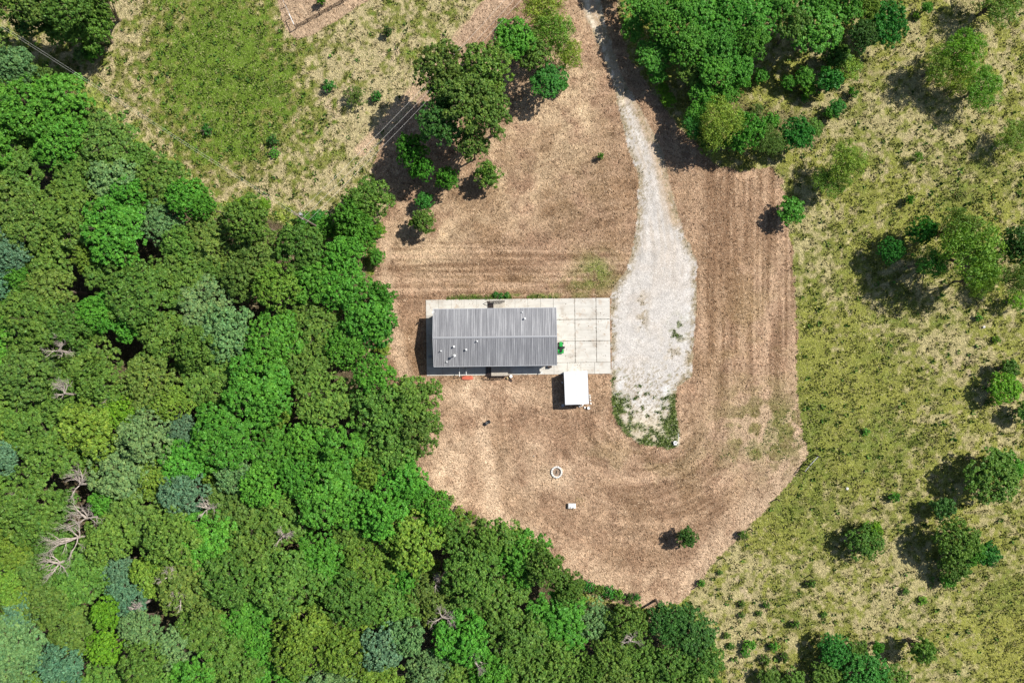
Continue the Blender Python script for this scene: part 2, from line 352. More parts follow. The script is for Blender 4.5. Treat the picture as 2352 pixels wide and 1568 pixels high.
    # bare pale soil
    bare = np.clip(gauss(px, py, 1110, 905, 110, 26)+0.9*smooth(26, 6, segdist(px, py, [(1085, 880), (1100, 960), (1120, 1060), (1140, 1190)], False)+wob)*0.75
                   + 0.9*gauss(px, py, 1035, 1060, 60, 90)+0.8*smooth(60, 15, segdist(px, py, [(1010, 1120), (1120, 1195), (1270, 1270), (1400, 1350), (1560, 1350), (1700, 1215), (1850, 1040)], False)+wob)*0.7
                   + 0.6*smooth(26, 5, segdist(px, py, [(885, 560), (890, 700), (915, 800), (930, 860)], False)+wob)
                   + 0.8*gauss(px, py, 1290, 1090, 32, 26)+0.7*gauss(px, py, 1232, 1020, 22, 16)+0.4*gauss(px, py, 1230, 1100, 120, 60), 0, 1)
    L = cmix(L, (0.64, 0.47, 0.32), bare*smooth(0.25, 0.55, n2*0.6+n3*0.4))
    L = cmix(L, (0.44, 0.31, 0.21), 0.8*smooth(0, 40, -segdist(px, py, STRIP, False)+45))
    L = cmix(L, (0.46, 0.33, 0.22), 0.75*smooth(14, 4, segdist(px, py, [(1600, 1345), (1700, 1228), (1775, 1145), (1855, 1050)], False)-8+wob*0.3))
    # green in the lawn
    lg = np.clip(0.9*gauss(px, py, 1370, 615, 42, 34)*smooth(0.40, 0.6, n3*0.6+n2*0.4)+0.5*gauss(px, py, 1350, 650, 80, 26)*smooth(0.4, 0.6, n3)
                 + 0.95*smooth(9, 4, np.abs(py-681+(px-1176)*0.011))*smooth(1020, 1050, px)*smooth(1400, 1250, px)*smooth(0.3, 0.5, n3+0.2*(n2-0.5))
                 + 1.3*gauss(px, py, 1770, 990, 75, 60)*smooth(0.49, 0.56, fbm(X, Y, 2.6, 41, 3))+0.6*gauss(px, py, 1700, 1040, 70, 40)*smooth(0.48, 0.56, fbm(X, Y, 2.4, 42, 3))
                 + 0.35*gauss(px, py, 1480, 1060, 220, 60)*smooth(0.5, 0.62, n2), 0, 1)
    mot = np.clip(gauss(px, py, 1760, 990, 95, 80)*1.6, 0, 1); mf = fbm(X, Y, 1.9, 45, 3)
    L = cmix(L, (0.56, 0.41, 0.28), mot*0.6); L = cmix(L, (0.17, 0.145, 0.05), mot*smooth(0.47, 0.56, mf)*0.9)
    L = cmix(L, (0.15, 0.18, 0.04), lg*(py < 800)+lg*(py >= 800)*0.45)
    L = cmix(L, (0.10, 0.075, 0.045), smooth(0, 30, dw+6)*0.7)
    # drive
    D = np.ones(X.shape+(3,))*np.array((0.56, 0.525, 0.485))
    D = cmix(D, (0.53, 0.47, 0.41), 0.6*smooth(0.42, 0.68, 0.6*n2+0.4*n3))
    dirt = smooth(270, 205, py+wob)*0.95+0.95*smooth(34, 12, segdist(px, py, [(1478, 250), (1512, 330), (1540, 420), (1560, 500)], False)+wob*0.4)
    cxl = np.interp(py, [-60, 110, 260, 400, 560, 1030], [1345, 1400, 1450, 1500, 1520, 1490]); stk = vnoise((px-cxl)/4.5, py/90.0, 57)*0.6+vnoise((px-cxl)/13.0, py/140.0, 58)*0.4
    D = cmix(D, (0.44, 0.36, 0.27), np.clip((0.56-stk)*3.2, 0, 0.8)*smooth(760, 300, py)); D = cmix(D, (0.46, 0.335, 0.22), np.clip(dirt, 0, 1)*0.92)
    trk = smooth(7.5, 3, segdist(px, py, [(1338, -60), (1352, 30), (1385, 110), (1415, 200), (1432, 240)], False)+wob*0.15)+smooth(7, 2.5, segdist(px, py, [(1362, -30), (1388, 50), (1412, 110), (1445, 190), (1475, 250)], False)+wob*0.15)
    D = cmix(D, (0.74, 0.63, 0.49), np.clip(trk, 0, 1)*smooth(280, 220, py))
    wh = smooth(0.45, 0.6, n3)*(0.8*smooth(840, 900, py)*smooth(1000, 940, py)+0.5*gauss(px, py, 1590, 720, 25, 160))
    D = cmix(D, (0.66, 0.65, 0.63), np.clip(wh, 0, 1))
    D = cmix(D, (0.60, 0.50, 0.35), smooth(900, 990, py)*0.8)
    rut = smooth(7, 2, segdist(px, py, [(1460, 260), (1490, 380), (1505, 500), (1500, 620), (1480, 760)], False)+wob*0.2)+smooth(7, 2, segdist(px, py, [(1440, 260), (1470, 380), (1483, 500), (1465, 620), (1440, 740)], False)+wob*0.2)
    D = D*(1-0.10*np.clip(rut, 0, 1)*smooth(0.3, 0.6, n2))[..., None]*(1+0.22*(n3-0.5)+0.14*(n4-0.5))[..., None]
    edge = smooth(20, 2, dd)*0.9*smooth(0.38, 0.56, n4*0.5+n3*0.5)
    rough_ = np.clip(edge+0.75*gauss(px, py, 1475, 720, 16, 50)*smooth(0.45, 0.55, n4)+0.7*smooth(700, 830, py)*gauss(px, py, 1555, 790, 40, 70)*smooth(0.5, 0.58, n4), 0, 1)
    D = cmix(D, (0.33, 0.26, 0.16), rough_)
    sp = vnoise(px/3.3, py/3.3, 55); D = cmix(D, (0.26, 0.21, 0.12), smooth(0.66, 0.76, sp)*np.clip(smooth(800, 870, py)*0.8+smooth(30, 6, dd)*0.8+0.5*smooth(480, 420, py)*smooth(200, 300, py), 0, 0.85))
    wg = np.clip(smooth(40, 14, segdist(px, py, [(1412, 905), (1425, 985), (1480, 1020), (1545, 1022), (1556, 930)], False)-2+wob*1.5+(n4-.5)*24)*smooth(890, 920, py)*smooth(0.22, 0.42, n3)*1.0
                 + 0.8*gauss(px, py, 1555, 755, 20, 28)*smooth(0.5, 0.56, n4)+0.5*smooth(0.70, 0.76, n4)*smooth(820, 880, py)*0.8, 0, 1)
    D = cmix(D, (0.13, 0.165, 0.045), wg)
    z = np.zeros(X.shape, int); z[(dl > 0) | (dy_ > 0)] = 1; z[dd > 0] = 2
    L2 = cmix(L, (0.44, 0.32, 0.21), 0.85*(smooth(-6, 4, dy_)))
    col = np.where((z == 2)[..., None], D, np.where((z == 1)[..., None], L2, c))
    green = np.where(z == 2, wg, np.where(z == 1, lg, g))
    return z, col, green, dict(dw=dw, dd=dd, dl=dl, strip=st, rough=rough_)

# ------------------------------------------------------------------ ground: one gridded sheet, split by surface
GX, GY, GS = 104.0, 72.0, 0.25
nx, ny = int(2*GX/GS), int(2*GY/GS)
xs = np.linspace(-GX, GX, nx+1); ys = np.linspace(-GY, GY, ny+1)
VX, VY = np.meshgrid(xs, ys)
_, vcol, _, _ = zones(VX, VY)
FX, FY = np.meshgrid((xs[:-1]+xs[1:])/2, (ys[:-1]+ys[1:])/2)
fz, _, _, _ = zones(FX, FY)
ppx, ppy = VX*PPM+1176, 784-VY*PPM
away = smooth(4, 60, -sdf(ppx, ppy, LAWN))*smooth(0, 6, GX-np.abs(VX))*smooth(0, 6, GY-np.abs(VY))
VZ = ((fbm(VX, VY, 9, 51, 3)-0.5)*0.5+(fbm(VX, VY, 0.9, 52, 2)-0.5)*0.16)*away
def grid_obj(name, mask, mat, ring=False):
    j, i = np.nonzero(mask); a = j*(nx+1)+i
    quads = np.stack([a, a+1, a+nx+2, a+nx+1], 1)
    used, inv = np.unique(quads, return_inverse=True)
    co = np.stack([VX.ravel()[used], VY.ravel()[used], VZ.ravel()[used]], 1)
    cols = vcol.reshape(-1, 3)[used]; faces = inv.reshape(-1, 4)
    if ring:
        b = len(co); far = 2500.0
        rx = [-far, -GX, GX, far]; ry = [-far, -GY, GY, far]
        co = np.vstack([co, [(x, y, 0) for y in ry for x in rx]])
        cols = np.vstack([cols, np.tile((0.22, 0.22, 0.08), (16, 1))])
        fs = [(b+r*4+c, b+r*4+c+1, b+r*4+c+5, b+r*4+c+4) for r in range(3) for c in range(3) if not (r == 1 and c == 1)]
        faces = np.vstack([faces, fs])
    me = bpy.data.meshes.new(name); me.vertices.add(len(co)); me.vertices.foreach_set('co', co.ravel())
    me.loops.add(faces.size); me.loops.foreach_set('vertex_index', faces.ravel().astype(np.int32))
    me.polygons.add(len(faces)); me.polygons.foreach_set('loop_start', np.arange(0, faces.size, 4, dtype=np.int32))
    me.polygons.foreach_set('loop_total', np.full(len(faces), 4, np.int32))
    me.update(calc_edges=True)
    ca = me.color_attributes.new('base', 'FLOAT_COLOR', 'POINT'); ca.data.foreach_set('color', np.hstack([cols, np.ones((len(cols), 1))]).ravel())
    me.materials.append(mat); me.polygons.foreach_set('use_smooth', [True]*len(faces))
    o = bpy.data.objects.new(name, me); COL.objects.link(o); o['kind'] = 'structure'; return o
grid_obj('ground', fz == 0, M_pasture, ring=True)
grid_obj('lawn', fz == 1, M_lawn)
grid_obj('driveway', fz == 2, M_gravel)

# ------------------------------------------------------------------ grass tufts and weeds (uncountable)
def blades(name, P, H, W, C, nb, seed, label):
    """P (n,2) positions, H heights, W widths, C colours; nb blades a tuft"""
    r = np.random.default_rng(seed); n = len(P)
    P = np.repeat(P, nb, 0); H = np.repeat(H, nb)*r.uniform(0.6, 1.15, n*nb); W = np.repeat(W, nb); C = np.repeat(C, nb, 0)*r.uniform(0.75, 1.25, (n*nb, 1))
    a = r.uniform(0, 2*math.pi, n*nb); lean = r.uniform(0.25, 1.0, n*nb)*H
    base = P+np.stack([np.cos(a), np.sin(a)], 1)*(W*0.6)[:, None]
    tx = base[:, 0]+np.cos(a)*lean; ty = base[:, 1]+np.sin(a)*lean
    pxv, pyv = -np.sin(a)*W/2, np.cos(a)*W/2
    z0 = np.interp(0, [0, 1], [0, 0])
    gi = np.clip(((base[:, 0]+GX)/GS).round().astype(int), 0, nx); gj = np.clip(((base[:, 1]+GY)/GS).round().astype(int), 0, ny)
    zz = VZ[gj, gi]-0.02
    mxx = (base[:, 0]+tx)/2-np.cos(a)*lean*0.12; myy = (base[:, 1]+ty)/2-np.sin(a)*lean*0.12
    v = np.empty((n*nb, 5, 3))
    v[:, 0] = np.stack([base[:, 0]+pxv*.7, base[:, 1]+pyv*.7, zz], 1); v[:, 1] = np.stack([base[:, 0]-pxv*.7, base[:, 1]-pyv*.7, zz], 1)
    v[:, 2] = np.stack([mxx-pxv, myy-pyv, zz+H*0.62], 1); v[:, 3] = np.stack([mxx+pxv, myy+pyv, zz+H*0.62], 1)
    v[:, 4] = np.stack([tx, ty, zz+H*0.9], 1)
    k = np.arange(n*nb)*5
    qd = np.stack([k, k+1, k+2, k+3], 1); tr = np.stack([k+3, k+2, k+4], 1)
    me = bpy.data.meshes.new(name); me.vertices.add(n*nb*5); me.vertices.foreach_set('co', v.ravel())
    li = np.concatenate([qd, tr], 1).ravel(); me.loops.add(len(li)); me.loops.foreach_set('vertex_index', li.astype(np.int32))
    ls = np.stack([np.arange(n*nb)*7, np.arange(n*nb)*7+4], 1).ravel(); lt = np.tile([4, 3], n*nb)
    me.polygons.add(2*n*nb); me.polygons.foreach_set('loop_start', ls.astype(np.int32)); me.polygons.foreach_set('loop_total', lt.astype(np.int32))
    me.update(calc_edges=True)
    ca = me.color_attributes.new('base', 'FLOAT_COLOR', 'POINT'); cc = np.repeat(C, 5, 0)
    ca.data.foreach_set('color', np.hstack([cc, np.ones((len(cc), 1))]).ravel()); me.materials.append(M_tuft)
    o = bpy.data.objects.new(name, me); COL.objects.link(o); tag(o, label, 'grass', kind='stuff'); return o
rg = np.random.default_rng(5)
N = 150000
TX = rg.uniform(-98, 98, N); TY = rg.uniform(-68, 68, N)
tz, tc_, tg, ex = zones(TX, TY)
clump = fbm(TX, TY, 1.3, 61, 2)
k = (tz == 0) & (ex['dw'] < 12) & (rg.uniform(0, 1, N) < 0.35+0.5*tg) & (clump > 0.40) & (ex['strip'] < 0.5)
hue = rg.uniform(0, 1, N)
pc = tc_[k]*rg.uniform(0.65, 1.25, (k.sum(), 1))
sel = (hue[k] < 0.35)[:, None]; pc = np.where(sel, pc*0.65+np.array([0.28, 0.235, 0.13])*0.6, pc)
sel = (hue[k] > 0.62)[:, None]; pc = np.where(sel, pc*0.4+np.array([0.045, 0.07, 0.012]), pc)
blades('pasture_grass', np.stack([TX, TY], 1)[k], rg.uniform(0.14, 0.40, k.sum()), rg.uniform(0.10, 0.24, k.sum()), pc, 4, 1, 'tussocky straw and olive coloured rough grass all over the pasture')
k = (tz == 1) & (rg.uniform(0, 1, N) < 0.42) & (ex['dw'] < 8)
pc = tc_[k]*rg.uniform(0.6, 1.25, (k.sum(), 1)); gg = tg[k]
pc = np.where((gg > 0.4)[:, None], np.array([0.09, 0.15, 0.03])*rg.uniform(0.6, 1.3, (k.sum(), 1)), pc)
blades('lawn_stubble', np.stack([TX, TY], 1)[k], 0.07+rg.uniform(0.03, 0.14, k.sum())+0.08*gg, rg.uniform(0.09, 0.22, k.sum()), pc, 3, 2, 'short dry mown stubble covering the brown lawn')
# green weeds on the drive's verge and wedge, and lush edges
M2 = 60000
WX = rg.uniform(8, 36, M2); WY = rg.uniform(-20, 48, M2)
wz, wc, wgn, we = zones(WX, WY)
k = (wz == 2) & (((wgn > 0.35) & (rg.uniform(0, 1, M2) < 0.38)) | ((we['rough'] > 0.35) & (rg.uniform(0, 1, M2) < 0.14)))
pc = np.where((wgn[k] > 0.35)[:, None], np.array([0.10, 0.15, 0.035]), np.array([0.17, 0.15, 0.06]))*rg.uniform(0.6, 1.5, (k.sum(), 1))
blades('driveway_weeds', np.stack([WX, WY], 1)[k], np.where(wgn[k] > .35, 0.28, 0.12)*rg.uniform(0.6, 1.3, k.sum()), rg.uniform(0.08, 0.18, k.sum()), pc, 4, 3, 'low green weeds growing through the gravel and around its tip')
# slab edge grass
SX = rg.uniform(-11.5, 8, 900); SY = 7.42+SX*0.0122+0.12+np.abs(rg.normal(0, 0.30, 900))
pc = np.where(rg.uniform(0, 1, (900, 1)) < 0.3, np.array([0.26, 0.24, 0.09]), np.array([0.11, 0.20, 0.03]))*rg.uniform(0.6, 1.5, (900, 1))
keepS = fbm(SX, SY*0, 2.0, 71, 2) > 0.42
blades('slab_edge_grass', np.stack([SX, SY], 1)[keepS], rg.uniform(0.08, 0.24, keepS.sum()), rg.uniform(0.06, 0.14, keepS.sum()), pc[keepS], 4, 4, 'lush green grass strip along the north edge of the concrete pad')
# leafy weeds sprinkled in the pasture
Nw = 9000
PX_ = rg.uniform(-95, 95, Nw); PY_ = rg.uniform(-64, 64, Nw); a_, b_, c_, e_ = zones(PX_, PY_)
ppx_, ppy_ = PX_*PPM+1176, 784-PY_*PPM
dens = 0.22+0.6*gauss(ppx_, ppy_, 480, 250, 150, 160)+0.8*smooth(70, 10, np.abs(e_['dw']+10))+0.6*gauss(ppx_, ppy_, 1700, 1500, 150, 70)+0.5*gauss(ppx_, ppy_, 2250, 500, 120, 150)
k = (a_ == 0) & (rg.uniform(0, 1, Nw) < dens) & (e_['dw'] < 6)
pc = np.array([0.07, 0.15, 0.025])*rg.uniform(0.5, 1.6, (k.sum(), 1))
blades('pasture_weeds', np.stack([PX_, PY_], 1)[k], rg.uniform(0.2, 0.6, k.sum()), rg.uniform(0.16, 0.34, k.sum()), pc, 8, 6, 'dark green leafy weeds dotted through the rough grass')

# ------------------------------------------------------------------ concrete pad (slab)
SR = R(0.7)
SC = Vector((1.11, 0.82, 0))
def loc(x, y):                    # world metres -> slab frame
    dx, dy = x-SC.x, y-SC.y; c, s = math.cos(-SR), math.sin(-SR); return dx*c-dy*s, dx*s+dy*c
def zl(zx, zy, h=0.0): return loc(*z1(zx, zy, h))
HX, HY = 16.25, 6.70
base = MB().box((0, 0, 0.02), (2*HX-0.02, 2*HY-0.02, 0.08)).build('concrete_joints', M_seal, None, SC, SR); base['kind'] = 'structure'
mb = MB()
def panel(x0, x1, y0, y1, g=0.022):
    mb.box(((x0+x1)/2, (y0+y1)/2, 0.05), (x1-x0-2*g, y1-y0-2*g, 0.10), bev=0.012)
yN = zl(1700, 362)[1]; yM = zl(1700, 600)[1]; yS = zl(1700, 836)[1]
xA = zl(1585, 300)[0]; xB = zl(1822, 300)[0]; xC = zl(2057, 300)[0]
for (a, b) in ((xA, xB), (xB, xC), (xC, HX)):
    for (c, d) in ((yN, HY), (yM, yN), (yS, yM)): panel(a, b, c, d, 0.032)
nw = 10; dx = (xA+HX)/nw
for i in range(nw): panel(-HX+i*dx, -HX+(i+1)*dx, yN+0.9, HY, 0.014)
for i in range(5): panel(-HX+i*(xA+HX)/5, -HX+(i+1)*(xA+HX)/5, yS, yN+0.9, 0.012)
xs_ = [xA+(HX-xA)*t for t in (0, .235, .475, .715, 1)]
for a, b in zip(xs_[:-1], xs_[1:]): panel(a, b, -HY, yS, 0.018)
for i in range(8): panel(-HX+i*(xA+HX)/8, -HX+(i+1)*(xA+HX)/8, -HY, yS, 0.012)
pad = mb.build('concrete_pad', M_conc, None, SC, SR); pad['kind'] = 'structure'
# weeds in the open joints
jx, jy = [], []
for _ in range(420):
    if rg.uniform() < 0.5: jx.append(rg.uniform(xA, HX)); jy.append([yN, yM, yS][rg.integers(3)])
    else: jx.append([xB, xC][rg.integers(2)]); jy.append(rg.uniform(yS, HY))
jx, jy = np.array(jx), np.array(jy)
kk = fbm(jx, jy, 0.8, 91, 2) > 0.42; jx, jy = jx[kk], jy[kk]
cs, sn = math.cos(SR), math.sin(SR)
jo = blades('joint_weeds', np.stack([jx*cs-jy*sn+SC.x, jx*sn+jy*cs+SC.y], 1), rg.uniform(0.04, 0.09, len(jx)), rg.uniform(0.03, 0.07, len(jx)), np.array([0.07, 0.06, 0.03])*rg.uniform(0.5, 1.5, (len(jx), 1)), 5, 7, 'thin dark weeds in the joints of the concrete apron')
jo.location.z = 0.09

# ------------------------------------------------------------------ house
TOP = 0.10
house = empty('ranch_house', (SC.x, SC.y, TOP), SR)
tag(house, 'long low house with ribbed grey metal gable roof on the pale concrete pad', 'house')
EZ, RZ = 3.56, 4.66             # eave / ridge above the pad
rx0, _ = zl(262, 560, 4.2); rx1, _ = zl(1621, 545, 4.2)
_, ryN = zl(900, 240, 3.7); _, ryS = zl(900, 872, 3.7)
ryR = (ryN+ryS)/2
def rz_at(y): return EZ+(RZ-EZ)*(1-abs(y-ryR)/((ryN-ryS)/2))
def roof_slope(y_e):
    m_ = MB(); n = int((rx1-rx0)/0.305); st = (rx1-rx0)/n
    prof = [(rx0, 0)]
    for i in range(n):
        x = rx0+i*st+st/2
        prof += [(x-0.055, 0), (x-0.028, 0.042), (x+0.028, 0.042), (x+0.055, 0)]
    prof.append((rx1, 0))
    vs = [(x, y_e, rz_at(y_e)+p) for x, p in prof]+[(x, ryR, RZ+p) for x, p in prof]
    k_ = len(prof); sgn = 1 if y_e < ryR else -1
    fs = [((i, i+1, k_+i+1, k_+i) if sgn > 0 else (i+1, i, k_+i, k_+i+1)) for i in range(k_-1)]
    m_.add(vs, fs)
    m_.add([(rx0, y_e, EZ-0.12), (rx1, y_e, EZ-0.12), (rx1, ryR, RZ-0.12), (rx0, ryR, RZ-0.12)], [(3, 2, 1, 0) if sgn > 0 else (0, 1, 2, 3)])
    return m_
rN = roof_slope(ryN).build('roof', M_roof, house); rN['label'] = 'north slope of ribbed grey metal roof'
rS = roof_slope(ryS).build('roof', M_roof, house); rS['label'] = 'south slope of ribbed grey metal roof'
m_ = MB(); h_ = 0.062
m_.add([(rx0-.02, ryR-.17, RZ-.04+h_), (rx1+.02, ryR-.17, RZ-.04+h_), (rx1+.02, ryR, RZ+h_), (rx0-.02, ryR, RZ+h_), (rx1+.02, ryR+.17, RZ-.04+h_), (rx0-.02, ryR+.17, RZ-.04+h_)], [(0, 1, 2, 3), (3, 2, 4, 5)])
m_.build('ridge_cap', M_cap, house)
m_ = MB()
for y_e, s in ((ryN, 1), (ryS, -1)): m_.box(((rx0+rx1)/2, y_e+s*0.035, EZ-0.05), (rx1-rx0+0.1, 0.07, 0.16))
for x_e, s in ((rx0, -1), (rx1, 1)):
    for y_e in (ryN, ryS):
        a = Vector((x_e+s*0.03, y_e, EZ-0.01)); b = Vector((x_e+s*0.03, ryR, RZ-0.01)); d = b-a; ang = math.atan2(d.z, d.y)
        m_.box((a+b)/2, (0.07, d.length, 0.15), M=Matrix.Rotation(ang, 3, 'X'))
m_.build('edge_trim', M_trim, house)
wx0, wx1, wyN, wyS = rx0+0.35, rx1-0.35, ryN-0.5, ryS+0.5
m_ = MB(); zw = rz_at(wyN)-0.13
v = [(wx0, wyS, 0), (wx1, wyS, 0), (wx1, wyN, 0), (wx0, wyN, 0), (wx0, wyS, zw), (wx1, wyS, zw), (wx1, wyN, zw), (wx0, wyN, zw), (wx0, ryR, RZ-0.13), (wx1, ryR, RZ-0.13)]
m_.add(v, [(0, 1, 5, 4), (2, 3, 7, 6), (1, 2, 6, 9, 5), (3, 0, 4, 8, 7)]); m_.build('wall', M_siding, house)
def window(x, y, z, w_, hh, face):
    f = MB(); g = MB(); s = 1 if face in 'NE' else -1
    if face in 'NS':
        for dx in (-w_/2, w_/2): f.box((x+dx, y+s*0.03, z), (0.08, 0.06, hh+0.08))
        for dz in (-hh/2, 0, hh/2): f.box((x, y+s*0.031, z+dz), (w_-0.08, 0.058, 0.07))
        g.box((x, y+s*0.008, z), (w_, 0.016, hh))
    else:
        for dx in (-w_/2, w_/2): f.box((x+s*0.03, y+dx, z), (0.06, 0.08, hh+0.08))
        for dz in (-hh/2, 0, hh/2): f.box((x+s*0.031, y, z+dz), (0.058, w_-0.08, 0.07))
        g.box((x+s*0.008, y, z), (0.016, w_, hh))
    wnd = g.build('window', M_glass, house); f.build('frame', M_white, wnd)
for x in (-11.5, -8.0, 0.5, 3.4): window(x, wyN, 2.2, 1.1, 1.2, 'N')
for x in (-12, -9.3, 0.8, 4.0): window(x, wyS, 2.2, 1.1, 1.2, 'S')
window(wx1, -2.6, 2.2, 1.1, 1.1, 'E'); window(wx0, 1.5, 2.2, 1.1, 1.1, 'W')
def door(x, y, s, z=0.62):
    d = MB().box((x, y+s*0.02, z+1.02), (0.95, 0.04, 2.04)).build('door', M_white, house)
    MB().tube((x+0.36, y+s*0.04, z+1.0), (x+0.36, y+s*0.10, z+1.0), 0.025, n=8).build('handle', M_galv, d)
# roof fittings
def vent(zx, zy, r, hgt, nm='vent_pipe', cap=0.0, mat=M_white, h0=4.2):
    x, y = zl(zx, zy, h0); z = rz_at(y)
    m = MB().lathe((x, y, z-0.03), [(r, 0), (r, hgt)], 12)
    o = m.build(nm, mat, house)
    MB().lathe((x, y, z-0.02), [(r+0.12, 0), (r+0.11, 0.07), (r+0.01, 0.13)], 12).build('flashing', M_grey, o)
    if cap: MB().lathe((x, y, z+hgt-0.04), [(cap, 0), (cap, 0.06), (cap*0.3, 0.16)], 14).build('cap', M_white, o)
vent(348, 708, 0.075, 0.62); vent(490, 660, 0.10, 0.42, cap=0.17); vent(624, 693, 0.10, 0.42, cap=0.16); vent(745, 600, 0.09, 0.42, cap=0.12)
vent(408, 828, 0.07, 0.30, cap=0.09); vent(1270, 350, 0.11, 0.45, cap=0.16); vent(1240, 280, 0.06, 0.25, cap=0.08)
x, y = zl(498, 758, 4.4); z = rz_at(y)
fl = MB().lathe((x, y, z-0.03), [(0.09, 0), (0.09, 1.15)], 12).build('flue_pipe', M_white, house)
MB().lathe((x, y, z+1.08), [(0.22, 0), (0.23, 0.08), (0.05, 0.24)], 14).build('cap', M_white, fl)
MB().tube((x+0.03, y-0.02, z+0.9), (x-0.5, y+0.28, z), 0.02).tube((x, y, z+0.9), (x+0.5, y+0.28, z), 0.02).build('brace', M_galv, fl)
# satellite dish on the north-west corner
x, y = zl(268, 284, 4.2); z = rz_at(y)
arm = MB().tube((x, y, z), (x, y, z+0.5), 0.025).tube((x, y, z+0.5), (x-0.35, y+0.6, z+0.75), 0.015).build('dish_mast', M_galv, house)
dm = MB().lathe((0, 0, 0), [(0.02, 0), (0.16, 0.02), (0.25, 0.06), (0.30, 0.10), (0.31, 0.11), (0.25, 0.075), (0.02, 0.02)], 18)
Mx = Matrix.Rotation(R(48), 3, 'X') @ Matrix.Rotation(0, 3, 'Y')
dm.v = [tuple(Matrix.Rotation(R(35), 3, 'Z') @ (Matrix.Rotation(R(-50), 3, 'X') @ Vector(v))+Vector((x, y, z+0.5))) for v in dm.v]
dm.build('dish', M_white, arm)
# two raised entry decks with open stairs
def entry(zx0, zx1, zx2, zy_out, ywall, s, deckmat, name, label):
    """stairs between zx0..zx1 (going down west), deck zx1..zx2, out to zy_out"""
    xs0, _ = zl(zx0, zy_out, .4); xs1, yo = zl(zx1, zy_out, .7); xs2, _ = zl(zx2, zy_out, .7)
    e = empty(name, (SC.x, SC.y, TOP), SR); tag(e, label, 'deck')
    y0, y1 = sorted((ywall+s*0.03, yo)); hz = 0.66; d = MB(); nb = int((y1-y0)/0.14)
    for i in range(nb): d.box(((xs1+xs2)/2, y0+(i+.5)*(y1-y0)/nb, hz), (xs2-xs1, (y1-y0)/nb-0.012, 0.035))
    d.build('deck_boards', deckmat, e)
    for yy in (y0+0.05, y1-0.05): MB().box(((xs1+xs2)/2, yy, hz-0.10), (xs2-xs1-0.02, 0.05, 0.15)).build('beam', M_darkwood, e)
    for xx in (xs1+0.06, xs2-0.06, (xs1+xs2)/2):
        for yy in (y0+0.14, y1-0.13): MB().box((xx, yy, (hz-0.18)/2), (0.09, 0.09, hz-0.18)).build('deck_post', M_darkwood, e)
    n = 4; st = (xs1-xs0)/n
    for i in range(n):
        MB().box((xs1-(i+.5)*st, (y0+y1)/2, hz-0.02-(i+1)*hz/(n+1)), (st*0.52, y1-y0-0.02, 0.045)).build('tread', M_darkwood, e)
    for yy in (y0+0.10, y1-0.10):
        sr = MB()
        a, b = Vector((xs1, yy, hz-0.14)), Vector((xs0+0.02, yy, 0.03)); dd_ = a-b
        sr.box((a+b)/2, (dd_.length, 0.045, 0.14), M=Matrix.Rotation(-math.atan2(dd_.z, dd_.x), 3, 'Y'))
        sr.build('stringer', M_darkwood, e)
    r = MB(); yr = yo-s*0.05
    npst = 5
    for i in range(npst): r.box((xs1+0.05+i*(xs2-xs1-0.1)/(npst-1), yr, hz+0.46), (0.07, 0.07, 0.9))
    r.box(((xs1+xs2)/2, yr, hz+0.93), (xs2-xs1+0.06, 0.12, 0.04)); r.box(((xs1+xs2)/2, yr, hz+0.45), (xs2-xs1-0.1, 0.03, 0.09)); r.box(((xs1+xs2)/2, yr, hz+0.18), (xs2-xs1-0.1, 0.03, 0.09))
    for yy in (yr,):
        a, b = Vector((xs1, yy, hz+0.93)), Vector((xs0-0.05, yy, 0.95)); dd_ = a-b
        r.box((a+b)/2, (dd_.length, 0.09, 0.04), M=Matrix.Rotation(-math.atan2(dd_.z, dd_.x), 3, 'Y')); r.box((xs0, yy, 0.46), (0.07, 0.07, 0.92))
    r.build('railing', M_darkwood, e)
    return e, xs1, xs2, y0, y1, hz
eN = entry(858, 925, 1050, 158, wyN, 1, M_deck, 'entry_deck', 'small raised deck with dark stairs and railing on the north side of the house')
eS = entry(838, 902, 1085, 986, wyS, -1, M_deck, 'entry_deck', 'larger grey board deck with dark stairs and railing on the south side of the house')
door((eN[1]+eN[2])/2, wyN, 1); door((eS[1]+eS[2])/2, wyS, -1)

# things along the south wall
def small(name, cat, label, zx, zy, rz=0, z=TOP, h=0.0):
    x, y = z1(zx, zy, h); e = empty(name, (x, y, z), rz); tag(e, label, cat); return e
# white pipe frame
e = small('pipe_frame', 'pipe frame', 'white pipe frame standing at the south edge of the concrete pad beside the red sled', 592, 930, SR)
k_ = 0.016
for xx, y0, y1 in ((-0.58, 0.75, -0.85), (0.60, 0.30, -0.62)):
    f = MB(); f.path([(xx, y0, 1.25), (xx, y1, 1.25)], 0.055); f.path([(xx, y1+0.03, 1.25), (xx, y1+0.03, 0)], 0.04); f.path([(xx, y0-0.03, 1.25), (xx, y0-0.03, 0)], 0.04)
    f.build('bent_pipe', M_white, e)
MB().path([(-0.58, -0.62, 1.22), (0.60, -0.62, 1.22)], 0.03).build('crossbar', M_white, e)
